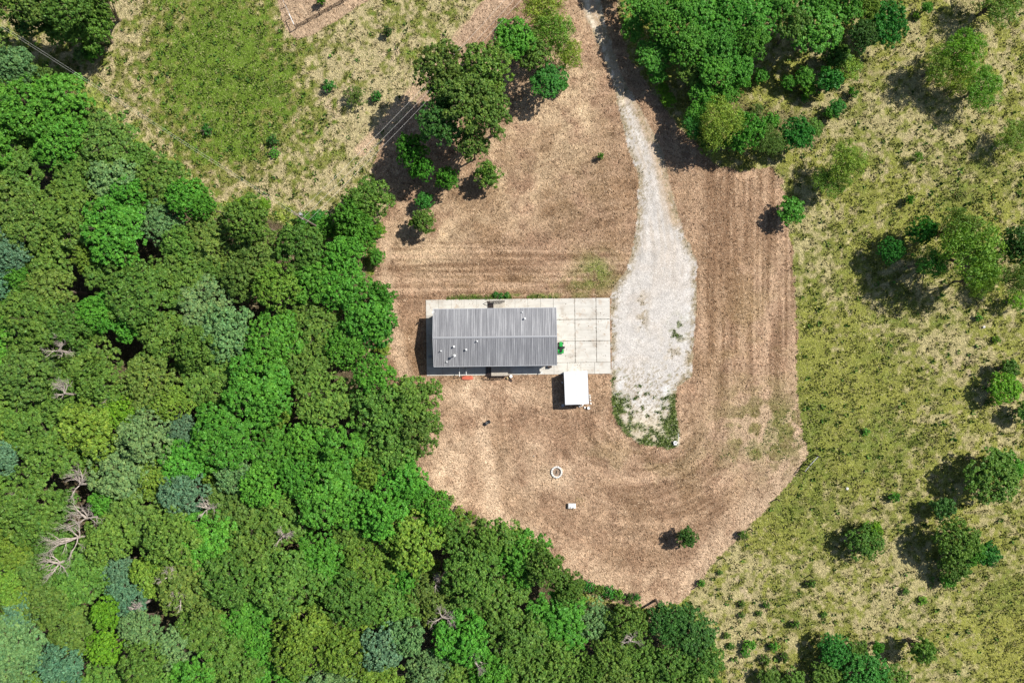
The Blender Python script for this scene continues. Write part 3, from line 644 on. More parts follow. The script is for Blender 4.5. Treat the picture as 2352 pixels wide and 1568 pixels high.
# red plastic sled / tub, upside down
e = small('plastic_sled', 'sled', 'terracotta red upturned plastic sled lying on the ground south of the house', 636, 1004, SR, 0.0)
m_ = MB(); L_, W_ = 1.05, 0.36
rings = []
for (s, zz) in ((1.0, 0.02), (0.98, 0.10), (0.90, 0.19), (0.7, 0.22)):
    ring = []
    for i in range(28):
        t = 2*math.pi*i/28; cx = math.copysign(abs(math.cos(t))**0.45, math.cos(t)); cy = math.copysign(abs(math.sin(t))**0.6, math.sin(t))
        ring.append((cx*L_*(s if s > .8 else .86), cy*W_*s, zz))
    rings.append(ring)
vs = sum(rings, []); fs = [(k*28+i, k*28+(i+1) % 28, (k+1)*28+(i+1) % 28, (k+1)*28+i) for k in range(3) for i in range(28)]+[tuple(range(84, 112))]
m_.add(vs, fs); m_.build('hull', M_red, e, smooth=False)
MB().box((0.38, 0, 0.225), (0.03, W_*1.4, 0.02)).build('rib', M_red, e)
# chair-like brown box near the SE corner, white post, boards
e = small('storage_box', 'box', 'dark brown storage box under the eave at the south-east corner of the house', 1545, 874, SR)
MB().box((0, 0, 0.28), (0.62, 0.5, 0.56)).build('box_body', M_darkwood, e); MB().box((0, 0, 0.585), (0.68, 0.56, 0.05), bev=0.015).build('lid', M_post, e)
e = small('hydrant_post', 'post', 'short white standpipe on the south edge of the concrete pad', 1455, 935, SR)
MB().tube((0, 0, 0), (0, 0, 0.9), 0.06, n=10).build('pipe', M_white, e); MB().box((0, -0.14, 0.86), (0.1, 0.30, 0.1)).build('spout', M_white, e)
e = small('tan_sack', 'sack', 'tan sack leaning by the east end of the south deck', 1080, 1005, 0.3, 0.0)
m_ = MB(); rr = random.Random(4); m_.ico((0, 0, 0.18), 0.3, rr, 0.75, 0.12); m_.build('sack', M_straw, e, smooth=True)
e = small('dark_board', 'board', 'dark board lying askew on the soil beside the white bin', 1112, 1028, R(-42), 0.0)
MB().box((0, 0, 0.05), (0.75, 0.42, 0.06), bev=0.01).build('plank', M_darkwood, e)
e = small('white_bin', 'bin', 'white bin at the east end of the south deck', 1118, 985, 0.1, 0.0)
MB().lathe((0, 0, 0), [(0.2, 0), (0.24, 0.62), (0.26, 0.64)], 16).build('drum', M_white, e); MB().lathe((0, 0, 0.64), [(0.27, 0), (0.27, 0.03), (0.1, 0.06)], 16).build('lid', M_white, e)
e = small('plastic_chair', 'chair', 'dark chair in the shade beside the west gable of the house', 236, 765, 0.4)
MB().box((0, 0, 0.44), (0.5, 0.48, 0.04)).build('seat', M_grey, e); MB().box((-0.24, 0, 0.7), (0.04, 0.46, 0.5)).build('backrest', M_grey, e)
for a in (-.21, .21):
    for b in (-.2, .2): MB().tube((a, b, 0), (a, b, 0.43), 0.02).build('leg', M_grey, e)

# ------------------------------------------------------------------ riding mower
x, y = z1(1668, 672, 0.5); e = empty('riding_mower', (x, y, TOP), R(0)); tag(e, 'green riding mower with black seat parked at the east gable on the concrete', 'lawn mower')
m_ = MB()    # hood, nose to north (+Y)
prof = [(-0.30, 0.30), (-0.30, 0.72), (-0.22, 0.82), (0.22, 0.82), (0.30, 0.72), (0.30, 0.30)]
secs = [(0.20, 1.0, 1.0), (0.60, 1.0, 1.0), (0.92, 0.92, 0.95), (1.05, 0.7, 0.8)]
vs = []; n = len(prof)
for (yy, sx, sz) in secs: vs += [(px_*sx, yy, 0.30+(pz-0.30)*sz) for px_, pz in prof]
fs = [(k*n+i, k*n+i+1, (k+1)*n+i+1, (k+1)*n+i) for k in range(3) for i in range(n-1)]+[tuple(range(n-1, -1, -1)), tuple(range(3*n, 4*n))]
m_.add(vs, fs); m_.build('hood', M_green, e)
m_ = MB(); m_.box((0, -0.10, 0.33), (0.5, 0.75, 0.10)); m_.build('footplate', M_black, e)
m_ = MB()
for s in (-1, 1):
    vs = [(s*0.22, -1.0, 0.42), (s*0.52, -1.0, 0.42), (s*0.52, -0.25, 0.42), (s*0.22, -0.25, 0.42), (s*0.22, -0.92, 0.66), (s*0.50, -0.92, 0.64), (s*0.50, -0.34, 0.64), (s*0.22, -0.34, 0.66)]
    m_.add(vs, [(4, 5, 6, 7), (0, 1, 5, 4), (1, 2, 6, 5), (2, 3, 7, 6), (3, 0, 4, 7)])
m_.box((0, -0.74, 0.56), (0.45, 0.48, 0.18)); m_.build('fender', M_green, e)
m_ = MB(); m_.box((0, -0.42, 0.72), (0.44, 0.42, 0.10), bev=0.03); m_.box((0, -0.66, 0.90), (0.42, 0.10, 0.36), bev=0.03); m_.build('seat', M_rubber, e)
m_ = MB()
for i in range(16):
    a, b = 2*math.pi*i/16, 2*math.pi*(i+1)/16
    m_.tube((0.17*math.cos(a), 0.05+0.17*math.sin(a), 0.95), (0.17*math.cos(b), 0.05+0.17*math.sin(b), 0.95), 0.018, n=5)
m_.tube((0, 0.05, 0.94), (0, 0.18, 0.72), 0.025); m_.build('steering_wheel', M_black, e)
m_ = MB(); m_.lathe((0.0, 0.05, 0.12), [(0.50, 0), (0.52, 0.10), (0.44, 0.14)], 18); m_.box((0.56, 0.05, 0.16), (0.32, 0.34, 0.05)); m_.build('mower_deck', M_black, e)
def wheel(x_, y_, r_, w_):
    t = MB().lathe((x_, y_, r_), [(r_*0.55, -w_/2), (r_*0.93, -w_/2), (r_, -w_/4), (r_, w_/4), (r_*0.93, w_/2), (r_*0.55, w_/2)], 20, 'X').build('wheel', M_rubber, e)
    MB().lathe((x_, y_, r_), [(r_*0.54, -w_/2-0.005), (r_*0.3, -w_/2-0.012), (r_*0.3, w_/2+0.012), (r_*0.54, w_/2+0.005)], 14, 'X').build('rim', M_yellow, t)
for s in (-1, 1): wheel(s*0.42, -0.66, 0.26, 0.22); wheel(s*0.40, 0.78, 0.19, 0.16)

# ------------------------------------------------------------------ shed
x, y = z1(1841, 1115, 2.7); SRr = R(2.4)
shed = empty('shed', (x, y, 0), SRr); tag(shed, 'small shed with white low-gabled roof just south of the concrete pad', 'shed')
sw, sl, sh_, sp = 2.02, 2.84, 2.52, 2.78
m_ = MB(); a = (sw-.12, sl-.12)
m_.add([(-a[0], -a[1], 0), (a[0], -a[1], 0), (a[0], a[1], 0), (-a[0], a[1], 0), (-a[0], -a[1], sh_-.06), (a[0], -a[1], sh_-.06), (a[0], a[1], sh_-.06), (-a[0], a[1], sh_-.06), (0, -a[1], sp-.07), (0, a[1], sp-.07)],
       [(0, 1, 5, 8, 4), (1, 2, 6, 5), (2, 3, 7, 9, 6), (3, 0, 4, 7)]); m_.build('wall', M_siding, shed)
m_ = MB()
for s in (-1, 1):
    m_.add([(0.004*s, -sl, sp), (s*sw, -sl, sh_), (s*sw, sl, sh_), (0.004*s, sl, sp), (0.004*s, -sl, sp-.05), (s*sw, -sl, sh_-.05), (s*sw, sl, sh_-.05), (0.004*s, sl, sp-.05)],
           [(0, 1, 2, 3), (7, 6, 5, 4), (0, 4, 5, 1), (1, 5, 6, 2), (2, 6, 7, 3)])
rf = m_.build('roof', M_shedroof, shed)
MB().tube((0.02, -sl, sp-0.012), (0.02, sl, sp-0.012), 0.028, n=6).build('ridge_seam', M_grey, rf)
for s in (-1, 1): MB().box((s*(sw+0.02), 0, sh_-0.03), (0.04, 2*sl, 0.10)).build('fascia', M_trim, rf)
d = MB().box((0, sl-.10, 1.05), (1.5, 0.05, 2.0)).build('door', M_white, shed); MB().box((0.6, sl-.06, 1.0), (0.04, 0.05, 0.2)).build('handle', M_black, d)
window(0, 0, 0, .01, .01, 'N') if False else None
MB().lathe((0.35, sl+0.10, 2.1), [(0.10, 0), (0.13, 0.14), (0.05, 0.2)], 12).tube((0.35, sl-.1, 2.2), (0.35, sl+.1, 2.2), 0.02).build('lamp', M_white, shed)
# things round the shed
e = small('folding_chair', 'chair', 'pale grey lawn chair in the shed\'s shadow at its south-west corner', 1690, 1306, 0.2, 0.0)
MB().box((0, 0, 0.40), (0.5, 0.48, 0.03)).build('seat', M_grey, e); MB().box((0, 0.25, 0.66), (0.5, 0.04, 0.5)).build('backrest', M_galv, e)
for a in (-.22, .22):
    for b in (-.2, .2): MB().tube((a, b, 0), (a, b, 0.4), 0.018).build('leg', M_galv, e)
e = small('gas_bottle', 'gas bottle', 'grey gas bottle upright in the shadow on the west side of the shed', 1680, 1052, 0, 0.0)
MB().lathe((0, 0, 0), [(0.14, 0), (0.18, 0.08), (0.18, 0.75), (0.1, 0.9), (0.06, 0.95)], 14).build('tank', M_grey, e); MB().lathe((0, 0, 0.93), [(0.07, 0), (0.07, 0.12)], 8).build('valve', M_galv, e)
rr = random.Random(8)
e = small('white_bucket', 'bucket', 'white bucket off the south-east corner of the shed', 1974, 1333, 0, 0.0)
MB().lathe((0, 0, 0), [(0.2, 0), (0.25, 0.4), (0.27, 0.42), (0.24, 0.42), (0.2, 0.3)], 16).build('bucket', M_white, e)
mh = MB()
for i in range(8):
    a, b = math.pi*i/8, math.pi*(i+1)/8; mh.tube((0.25*math.cos(a), 0.1*math.sin(a), 0.41+0.12*math.sin(a)), (0.25*math.cos(b), 0.1*math.sin(b), 0.41+0.12*math.sin(b)), 0.008, n=4)
mh.build('bucket_handle', M_galv, e)
specs = [('crumpled white sheet on the ground under the shed\'s south eave', 1905, 1306, 0.42, 0.2, M_white), ('flat white board right of the crumpled sheet by the shed\'s south wall', 1932, 1330, 0.25, 0.3, M_white),
         ('grey plastic crate against the south side of the shed', 1875, 1318, 0.3, 0.25, M_grey)]
for lab, a, b, w_, l_, mt in specs:
    x, y = z1(a, b); o = MB().box((0, 0, 0.12), (w_, l_, 0.2), bev=0.03).box((w_*0.15, 0.02, 0.25), (w_*0.5, l_*0.4, 0.07), rz=0.6).build('clutter_box', mt, None, (x, y, 0), rr.uniform(0, 3)); tag(o, lab, 'box', 'odds and ends south of the shed')
m_names = ['pale rock nearest the shed\'s east wall, north end of its line', 'pale rock second in the line along the shed\'s east wall', 'pale rock third in the line along the shed\'s east wall', 'pale rock at the shed\'s south-east corner, end of the line']
for i, (a, b) in enumerate(((1986, 1195), (1990, 1220), (1992, 1250), (1998, 1285))):
    x, y = z1(a, b); o = MB().ico((0, 0, 0.10), 0.19, rr, 0.7, 0.25).build('rock', M_stone, None, (x, y, 0)); tag(o, m_names[i], 'rock', 'rocks along the east wall of the shed')

# ------------------------------------------------------------------ fire ring
x, y = q(1359, 1151.5); fr_ = empty('fire_ring', (x, y, 0)); tag(fr_, 'round fire pit ringed with white stones on the bare lawn', 'fire pit')
ns = 15
for i in range(ns):
    t = 2*math.pi*i/ns; r_ = 0.87
    m_ = MB(); m_.box((r_*math.cos(t), r_*math.sin(t)*1.05, 0.15), (0.30+rr.uniform(-.03, .03), 0.345, 0.30+rr.uniform(-.03, .03)), rz=t+rr.uniform(-.08, .08), bev=0.03); m_.build('stone', M_stone, fr_)
m_ = MB(); m_.lathe((0, 0, 0), [(0.72, 0.008), (0.5, 0.03), (0.2, 0.06), (0.05, 0.06)], 20); m_.build('ash_bed', M_ash, fr_)
MB().tube((-.15, -.3, .07), (.05, .3, .1), .045).tube((.1, -.25, .08), (-.1, .2, .14), .035).build('charred_log', M_black, fr_)
# white block + pale scrap
x, y = q(1396, 1234.5, 0.4); e = empty('well_cover', (x, y, 0), 0.0); tag(e, 'white concrete box standing alone on the lawn south of the fire pit', 'concrete box')
MB().box((0, 0, 0.28), (1.35, 0.84, 0.56), bev=0.03).build('box_wall', M_stone, e)
MB().box((0.05, 0.02, 0.60), (1.25, 0.76, 0.07), bev=0.02).build('lid', M_white, e); MB().box((-0.3, -0.2, 0.66), (0.16, 0.2, 0.05)).build('hinge', M_black, e); MB().box((0.2, -0.3, 0.655), (0.3, 0.06, 0.04)).build('handle', M_black, e)
x, y = q(1414, 1221); m_ = MB()
for i in range(22): 
    a = rr.uniform(0, 6.28); cx, cy = rr.gauss(0, .38), rr.gauss(0, .28); m_.tube((cx, cy, .04+rr.uniform(0, .05)), (cx+.35*math.cos(a), cy+.35*math.sin(a), .05+rr.uniform(0, .1)), .022, n=4)
tag(m_.build('stick_pile', M_straw, None, (x, y, 0)), 'scatter of pale broken sticks just north-east of the white concrete box', 'sticks', kind='stuff')
# black two-lobed thing
x, y = q(1189, 1032, 0.2); e = empty('pet_waterer', (x, y, 0), R(32)); tag(e, 'black two-lobed tub with white bands lying on the lawn south-west of the house', 'tub')
m_ = MB()
for s in (-1, 1): m_.lathe((s*0.34, 0, 0.0), [(0.30, 0.0), (0.34, 0.12), (0.33, 0.26), (0.22, 0.36), (0.05, 0.38)], 20)
m_.box((0, 0, 0.14), (0.5, 0.46, 0.26)); m_.build('tub_body', M_black, e)
for s in (-1, 1): MB().box((s*0.12, -0.02, 0.30), (0.07, 0.34, 0.05), rz=s*0.1).build('band', M_white, e)
# sticks on the lawn
for (ax, ay, bx, by, lab) in ((1362, 1070, 1383, 1058, 'thin dark stick on the lawn north of the fire pit, left one'), (1423, 1070, 1437, 1061, 'thin dark stick on the lawn north-east of the fire pit, right one')):
    p, p2 = q(ax, ay), q(bx, by); d = Vector((p2[0]-p[0], p2[1]-p[1], 0)); o = MB().tube((0, 0, .03), d*0.6+Vector((0.02, .05, .06)), .03, .022, 5).tube(d*0.6+Vector((0.02, .05, .06)), d+Vector((0, 0, .04)), .022, .012, 5).tube(d*.5+Vector((0, .04, .05)), d*.6+Vector((.1, .2, .1)), .015, .008, 4).build('stick', M_post, None, (p[0], p[1], 0)); tag(o, lab, 'stick', 'sticks lying on the lawn')
# tyre + pipes at wedge tip
x, y = q(1648.5, 1080, 0.3); e = empty('water_well', (x, y, 0), 0.1); tag(e, 'white well cap with grey pipes in the green tip south of the gravel', 'water well')
MB().lathe((0, 0, 0), [(0.30, 0), (0.30, 0.42), (0.34, 0.44), (0.34, 0.50), (0.27, 0.50), (0.25, 0.42), (0.05, 0.40)], 18).build('well_casing', M_white, e)
MB().box((-0.05, -0.38, 0.22), (0.55, 0.22, 0.30), bev=0.03).build('control_box', M_galv, e); MB().lathe((0, 0, 0.45), [(0.1, 0), (0.1, 0.12)], 10).build('cap', M_black, e)
x, y = q(1656, 1071, 0.5); e = empty('marker_pipe', (x, y, 0), 0.0); tag(e, 'white pipe leaning across the weeds beside the well cap', 'pipe')
MB().tube((0.02, -0.95, 0.10), (-0.02, 1.0, 0.9), 0.04, n=8).build('pipe', M_white, e); MB().tube((0.0, 0.3, 0.62), (0.32, 0.18, 0.62), 0.035, n=8).build('side_outlet', M_white, e)
MB().tube((-0.02, 0.9, 0.86), (-0.02, 0.9, 0), 0.03, n=6).build('support', M_galv, e)
# scattered pale stones in pasture
for (a, b, r_, lab) in ((2067, 1192, .28, 'pale boulder in the pasture beside the south-east fence post'), (2401, 798, .22, 'pale stone in the east pasture near the photo\'s right edge'), (2459, 949, .25, 'white stone on the bright bush at the right edge of the pasture'),
                        (1200, 1306, .30, 'grey-blue rock at the wood\'s edge on the south-west lawn border'), (942, 868, .35, 'pale rock at the wood\'s edge level with the house\'s south wall'), (1303, 1113, .08, 'tiny white stone on the lawn north-west of the fire pit')):
    x, y = q(a, b); o = MB().ico((0, 0, r_*0.6), r_, rr, 0.7, 0.22).build('rock', M_stone, None, (x, y, 0)); tag(o, lab, 'rock')

# ------------------------------------------------------------------ fences
def gz(x, y):
    i = int(round((x+GX)/GS)); j = int(round((y+GY)/GS))
    return float(VZ[j, i]) if 0 <= i <= nx and 0 <= j <= ny else 0.0
def post(e, x, y, h=1.45, r=0.055, mat=M_post):
    return MB().tube((x, y, gz(x, y)-0.1), (x+0.02, y, gz(x, y)+h), r, r*0.9, 7).build('post', mat, e)
def fence(pts, label, braces=(), wires=3, h=1.45, wmat=M_post):
    P_ = [q(*p) for p in pts]; e = empty('wire_fence', (P_[0][0], P_[0][1], 0)); tag(e, label, 'fence', None)
    ox, oy = P_[0]; mats = Matrix.Translation((-ox, -oy, 0))
    e2 = e
    for i, (x, y) in enumerate(P_):
        o = post(e, x, y, h + (0.2 if i in braces else 0), 0.10 if i not in braces else 0.11); o.location = (-ox, -oy, 0)
    for k in range(wires):
        z = h*(0.3+0.62*k/max(1, wires-1)); m = MB()
        for a, b in zip(P_[:-1], P_[1:]): m.tube((a[0], a[1], gz(*a)+z), (b[0], b[1], gz(*b)+z), 0.0035, n=4, cap=False)
        o = m.build('wire', wmat, e); o.location = (-ox, -oy, 0)
    for a, b in zip(braces[:-1], braces[1:]):
        A_, B_ = P_[a], P_[b]
        o = MB().tube((A_[0], A_[1], h+0.08), (B_[0], B_[1], h+0.08), 0.06, n=8).build('brace_rail', M_galv, e); o.location = (-ox, -oy, 0)
    return e
f1 = fence([(1988.4, 1109.3), (1967.2, 1132.2), (1955.7, 1146.6), (1895.6, 1217), (1831, 1290), (1765, 1360), (1702.8, 1429.5)], 'wire fence along the lawn\'s south-east edge, with white braced corner posts', (0, 1, 2), h=1.5)
f2 = fence([(1993, 1112), (2061.6, 1174), (2131, 1236.7)], 'short wire fence running south-east from the braced corner into the pasture', h=1.45)
f3 = fence([(2133, 1240), (2039, 1333), (1976, 1402.7), (1913.5, 1472.4), (1849, 1540), (1790, 1606)], 'outer wire fence through the south-east pasture, parallel to the lawn edge', h=1.45)
# top yard fence: low dark board run and a corner brace
P0, P1, P2 = q(724, 70), q(868, -10), q(686, -12)
e = empty('board_fence', (*P0, 0)); tag(e, 'low dark fence round the bare yard at the top of the photo, white corner brace', 'fence')
def rel(p): return (p[0]-P0[0], p[1]-P0[1])
A_, B_, C_ = (0, 0), rel(P1), rel(P2)
def run(a, b, n, h, mt, rails):
    d = Vector((b[0]-a[0], b[1]-a[1], 0)); L_ = d.length; ang = math.atan2(d.y, d.x)
    for i in range(n+1):
        MB().tube((a[0]+d.x*i/n, a[1]+d.y*i/n, 0), (a[0]+d.x*i/n, a[1]+d.y*i/n, h), 0.07, n=6).build('post', mt, e)
    for z in rails: MB().box((a[0]+d.x/2, a[1]+d.y/2, z), (L_, 0.04, 0.14), rz=ang).build('rail', mt, e)
run(A_, B_, 5, 1.1, M_post, (0.25, 0.6, 0.95))
d = Vector((C_[0], C_[1], 0))
for i in (1, 2, 3): MB().tube((d.x*i/3, d.y*i/3, 0), (d.x*i/3, d.y*i/3, 1.3), 0.07, n=6).build('post', M_pole, e)
MB().tube((0, 0, 0), (0, 0, 1.5), 0.09, n=8).build('post', M_pole, e)
MB().tube((0, 0, 1.3), (d.x*0.33, d.y*0.33, 1.3), 0.06, n=8).build('brace_rail', M_white, e)
MB().tube((d.x*.33, d.y*.33, .9), (d.x, d.y, .9), 0.02, n=5).tube((d.x*.33, d.y*.33, .5), (d.x, d.y, .5), 0.02, n=5).build('wire', M_galv, e)

# ------------------------------------------------------------------ power line
def pole(x, y, h, ang, label):
    e = empty('utility_pole', (x, y, 0)); tag(e, label, 'utility pole')
    MB().tube((0, 0, -0.2), (0, 0, h), 0.19, 0.12, 10).build('pole_shaft', M_pole, e)
    c, s = math.cos(ang), math.sin(ang)
    MB().box((0, 0, h-0.45), (2.4, 0.12, 0.14), rz=ang).build('crossarm', M_pole, e)
    for t in (-1.1, 0.0, 1.1): MB().lathe((c*t, s*t, h-0.38), [(0.05, 0), (0.08, 0.06), (0.05, 0.12), (0.07, 0.18), (0.03, 0.24)], 8).build('insulator', M_grey, e)
    MB().lathe((-s*0.38, c*0.38, h-1.9), [(0.2, 0), (0.24, 0.05), (0.24, 0.8), (0.2, 0.86)], 12).build('transformer', M_galv, e)
    return e
PH = 13.6
px0, py0 = q(724, 524, PH)
pole(px0, py0, PH, R(-45+8), 'leaning-looking wooden power pole with crossarm at the wood\'s north edge')
def wires(points, offs, label):
    a, b = Vector(points[0]), Vector(points[1]); d = (b-a); dn = Vector((-d.y, d.x, 0)).normalized()
    m = MB(); n = 24
    for o_ in offs:
        prev = None
        for i in range(n+1):
            t = i/n; p = a+d*t+dn*o_*(min(1, t*8) if False else 1)+Vector((0, 0, -4*1.3*t*(1-t)))
            if prev is not None: m.tube(prev, p, 0.013, n=4, cap=False)
            prev = p
    w_ = m.build('power_line', M_wire, None, (0, 0, 0)); tag(w_, label, 'power lines'); return w_
ax, ay = q(-330, -148, PH)
wires(((px0, py0, PH-0.15), (ax, ay, PH-0.15)), (0.16, -0.16), 'pair of pale power wires running north-west over the pasture and dark clearing')
bx, by = q(1290, -65, PH)
wires(((px0, py0, PH-0.15), (bx, by, PH-0.15)), (0.0, -1.05, -1.9), 'three pale power wires running north-east past the big tree\'s shadow')

# ------------------------------------------------------------------ trees
def branch(m, p, d, L, r, depth, rnd, tips=None, up=0.25, n=6):
    """recursive limb"""
    segs = 3; q0 = Vector(p); dd = Vector(d).normalized()
    for i in range(segs):
        dd = (dd+Vector((rnd.uniform(-1, 1), rnd.uniform(-1, 1), rnd.uniform(-.6, .8)))*0.22+Vector((0, 0, up*0.2))).normalized()
        q1 = q0+dd*L/segs; r0 = r*(1-0.35*i/segs); r1 = r*(1-0.35*(i+1)/segs)
        m.tube(q0, q1, r0, r1, n if depth > 1 else 4, cap=False); q0 = q1
        if depth > 0:
            for _ in range(1 if i < segs-1 else 2):
                nd = (dd+Vector((rnd.uniform(-1, 1), rnd.uniform(-1, 1), rnd.uniform(-.3, .7)))*0.85).normalized()
                branch(m, q0, nd, L*rnd.uniform(0.5, 0.72), r1*0.6, depth-1, rnd, tips, up, n)
    if depth == 0 and tips is not None: tips.append(q0)

def leaf_mesh(name, clumps, leaves, size, seed, flat=0.6):
    """clumps: list of (centre, radius, outward dir)"""
    r = np.random.default_rng(seed)
    C_ = np.array([c for c, _, _ in clumps]); Rr = np.array([k for _, k, _ in clumps]); O = np.array([o for _, _, o in clumps]); n = len(C_)
    hue = r.normal(0, 1, n)
    ix = np.repeat(np.arange(n), leaves); N_ = len(ix)
    d = r.normal(size=(N_, 3)); d /= np.linalg.norm(d, axis=1)[:, None]
    d = d+O[ix]*0.55; d /= np.linalg.norm(d, axis=1)[:, None]
    rad = Rr[ix]*r.uniform(0.45, 1.08, N_)
    pos = C_[ix]+d*rad[:, None]*np.array([1, 1, 0.75])
    nrm = d*0.8+O[ix]*0.35+r.normal(size=(N_, 3))*0.7+np.array([0, 0, 0.35]); nrm /= np.linalg.norm(nrm, axis=1)[:, None]
    t = np.cross(nrm, r.normal(size=(N_, 3))); t /= np.linalg.norm(t, axis=1)[:, None]; b = np.cross(nrm, t)
    s = size*r.uniform(0.65, 1.35, N_)[:, None]
    v = np.empty((N_, 4, 3)); v[:, 0] = pos-t*s; v[:, 1] = pos+b*s*0.55-nrm*s*0.15; v[:, 2] = pos+t*s; v[:, 3] = pos-b*s*0.55-nrm*s*0.15
    me = bpy.data.meshes.new(name); me.vertices.add(N_*4); me.vertices.foreach_set('co', v.ravel())
    me.loops.add(N_*4); me.loops.foreach_set('vertex_index', np.arange(N_*4, dtype=np.int32))
    me.polygons.add(N_); me.polygons.foreach_set('loop_start', np.arange(0, N_*4, 4, dtype=np.int32)); me.polygons.foreach_set('loop_total', np.full(N_, 4, np.int32))
    me.update(calc_edges=True)
    k = (1+0.10*hue[ix]+r.normal(0, 0.14, N_)).clip(0.5, 1.6); w_ = (0.5*hue[ix]+r.normal(0, 0.8, N_))*0.10
    col = np.stack([k*(1+w_), k, k*(1-0.5*w_), np.ones(N_)], 1); col = np.repeat(col, 4, 0)
    ca = me.color_attributes.new('leaf', 'FLOAT_COLOR', 'POINT'); ca.data.foreach_set('color', col.ravel())
    me.materials.append(M_leaf); return me

def crown(seed, R0=4.0, zc=8.2, zr=3.6, lobes=15, lr=(1.1, 1.9), clper=20, leaves=34, size=0.15, drop=0.0, crad=(0.34, 0.62)):
    rnd = random.Random(seed); cl = []; centres = []
    for i in range(lobes):
        rr_ = R0*math.sqrt((i+0.5)/lobes)*0.80; a = i*2.39996+rnd.uniform(-.35, .35); rr_ *= rnd.uniform(0.82, 1.12)
        lz = zc+zr*(math.sqrt(max(0, 1-(rr_/R0)**2))-0.30)*rnd.uniform(0.65, 1.08)
        lrad = rnd.uniform(*lr)*(1.0 if rr_ < R0*.7 else 0.85)
        centres.append(Vector((rr_*math.cos(a), rr_*math.sin(a), lz-lrad*0.4)))
        for k in range(clper):
            u = rnd.uniform(-0.45, 1); t = rnd.uniform(0, 2*math.pi); s = math.sqrt(max(0, 1-u*u))
            d = Vector((s*math.cos(t), s*math.sin(t), u))
            if rnd.random() < drop: continue
            c = centres[-1]+Vector((d.x*lrad, d.y*lrad, d.z*lrad*0.8))*rnd.uniform(0.72, 1.12)
            cl.append((tuple(c), rnd.uniform(*crad), tuple(d)))
    me = leaf_mesh('crown', cl, leaves, size, seed, 0.6)
    m = MB(); base_h = zc-zr*0.7
    lean = Vector((rnd.uniform(-.3, .3), rnd.uniform(-.3, .3), 0)); top = Vector((0, 0, base_h))+lean
    m.tube((0, 0, -0.2), (0, 0, 0.5), 0.34, 0.24, 8, cap=False); m.tube((0, 0, 0.5), top*0.5, 0.24, 0.21, 8, cap=False); m.tube(top*0.5, top, 0.21, 0.17, 8, cap=False)
    for c in centres:
        mid = top*0.45+c*0.55+Vector((rnd.uniform(-.3, .3), rnd.uniform(-.3, .3), -.2)); m.tube(top-Vector((0, 0, rnd.uniform(0, 1.2))), mid, 0.10, 0.06, 5, cap=False); m.tube(mid, c, 0.06, 0.03, 4, cap=False)
        for _ in range(3):
            e_ = c+Vector((rnd.uniform(-1, 1), rnd.uniform(-1, 1), rnd.uniform(-.2, 1)))*0.8; m.tube(c*0.7+mid*0.3, e_, 0.03, 0.012, 4, cap=False)
    return me, m.mesh('trunk', M_bark)

def lib(name, n, seed, **kw):
    out = []
    for i in range(n):
        me, tr = crown(seed+i, **kw); v = np.empty(len(me.vertices)*3); me.vertices.foreach_get('co', v); v = v.reshape(-1, 3)
        out.append((me, tr, float(np.percentile(np.hypot(v[:, 0], v[:, 1]), 95)), float(np.percentile(v[:, 2], 99))))
    return out
LIB = {'broad': lib('b', 9, 100, lobes=21, zr=3.8, lr=(0.8, 1.6), clper=34, leaves=21, size=0.155, crad=(0.14, 0.36)),
       'fine': lib('f', 5, 200, lobes=28, zr=3.6, lr=(0.65, 1.25), clper=26, leaves=21, size=0.14, crad=(0.14, 0.34)),
       'bushy': lib('u', 5, 700, zc=3.2, zr=3.4, lobes=26, lr=(0.8, 1.5), clper=26, leaves=23, size=0.14, crad=(0.15, 0.38), drop=0.08),
       'open': lib('o', 5, 300, zc=4.2, zr=3.4, lobes=24, lr=(0.8, 1.5), clper=20, leaves=20, size=0.115, drop=0.12, crad=(0.35, 0.7)),
       'small': lib('s', 6, 400, R0=1.6, zc=1.5, zr=1.7, lobes=13, lr=(0.45, 0.8), clper=14, leaves=24, size=0.115, crad=(0.16, 0.32)),
       'thin': lib('t', 4, 500, R0=1.6, zc=1.4, zr=1.3, lobes=10, lr=(0.5, 0.9), clper=11, leaves=22, size=0.09, crad=(0.25, 0.42), drop=0.1),
       'tiny': lib('y', 4, 600, R0=0.8, zc=0.5, zr=0.55, lobes=6, lr=(0.25, 0.45), clper=8, leaves=16, size=0.10, crad=(0.13, 0.24))}

COLS = {'mid': (0.118, 0.235, 0.036), 'bright': (0.096, 0.285, 0.030), 'yellow': (0.160, 0.275, 0.034), 'olive': (0.125, 0.215, 0.038), 'dark': (0.062, 0.160, 0.030),
        'blue': (0.115, 0.240, 0.125), 'pale': (0.155, 0.280, 0.095), 'emerald': (0.055, 0.225, 0.032), 'lime': (0.150, 0.325, 0.022), 'lgreen': (0.21, 0.31, 0.040)}
WORD = {'mid': 'mid green', 'bright': 'bright green', 'yellow': 'yellowish green', 'olive': 'olive green', 'dark': 'dark green', 'blue': 'blue-green', 'pale': 'pale grey-green', 'emerald': 'emerald green', 'lime': 'lime green', 'lgreen': 'pale yellow-green'}
rt = random.Random(77)
ORD = 'first second third fourth fifth sixth seventh eighth ninth tenth eleventh twelfth thirteenth fourteenth fifteenth sixteenth seventeenth eighteenth nineteenth twentieth'.split()
PENDING = []
AREAS = {'corner': ("the top-left corner group", 50), 'wood': ("the wood", 92), 'clump': ("the driveway clump", 62), 'east': ("the east pasture", 110), 'west': ("the west pasture", 110), 'south': ("the far south thicket", 45),
         'edge': ("the wood's edge", 80), 'mid': ("the group north-west of the driveway", 80)}
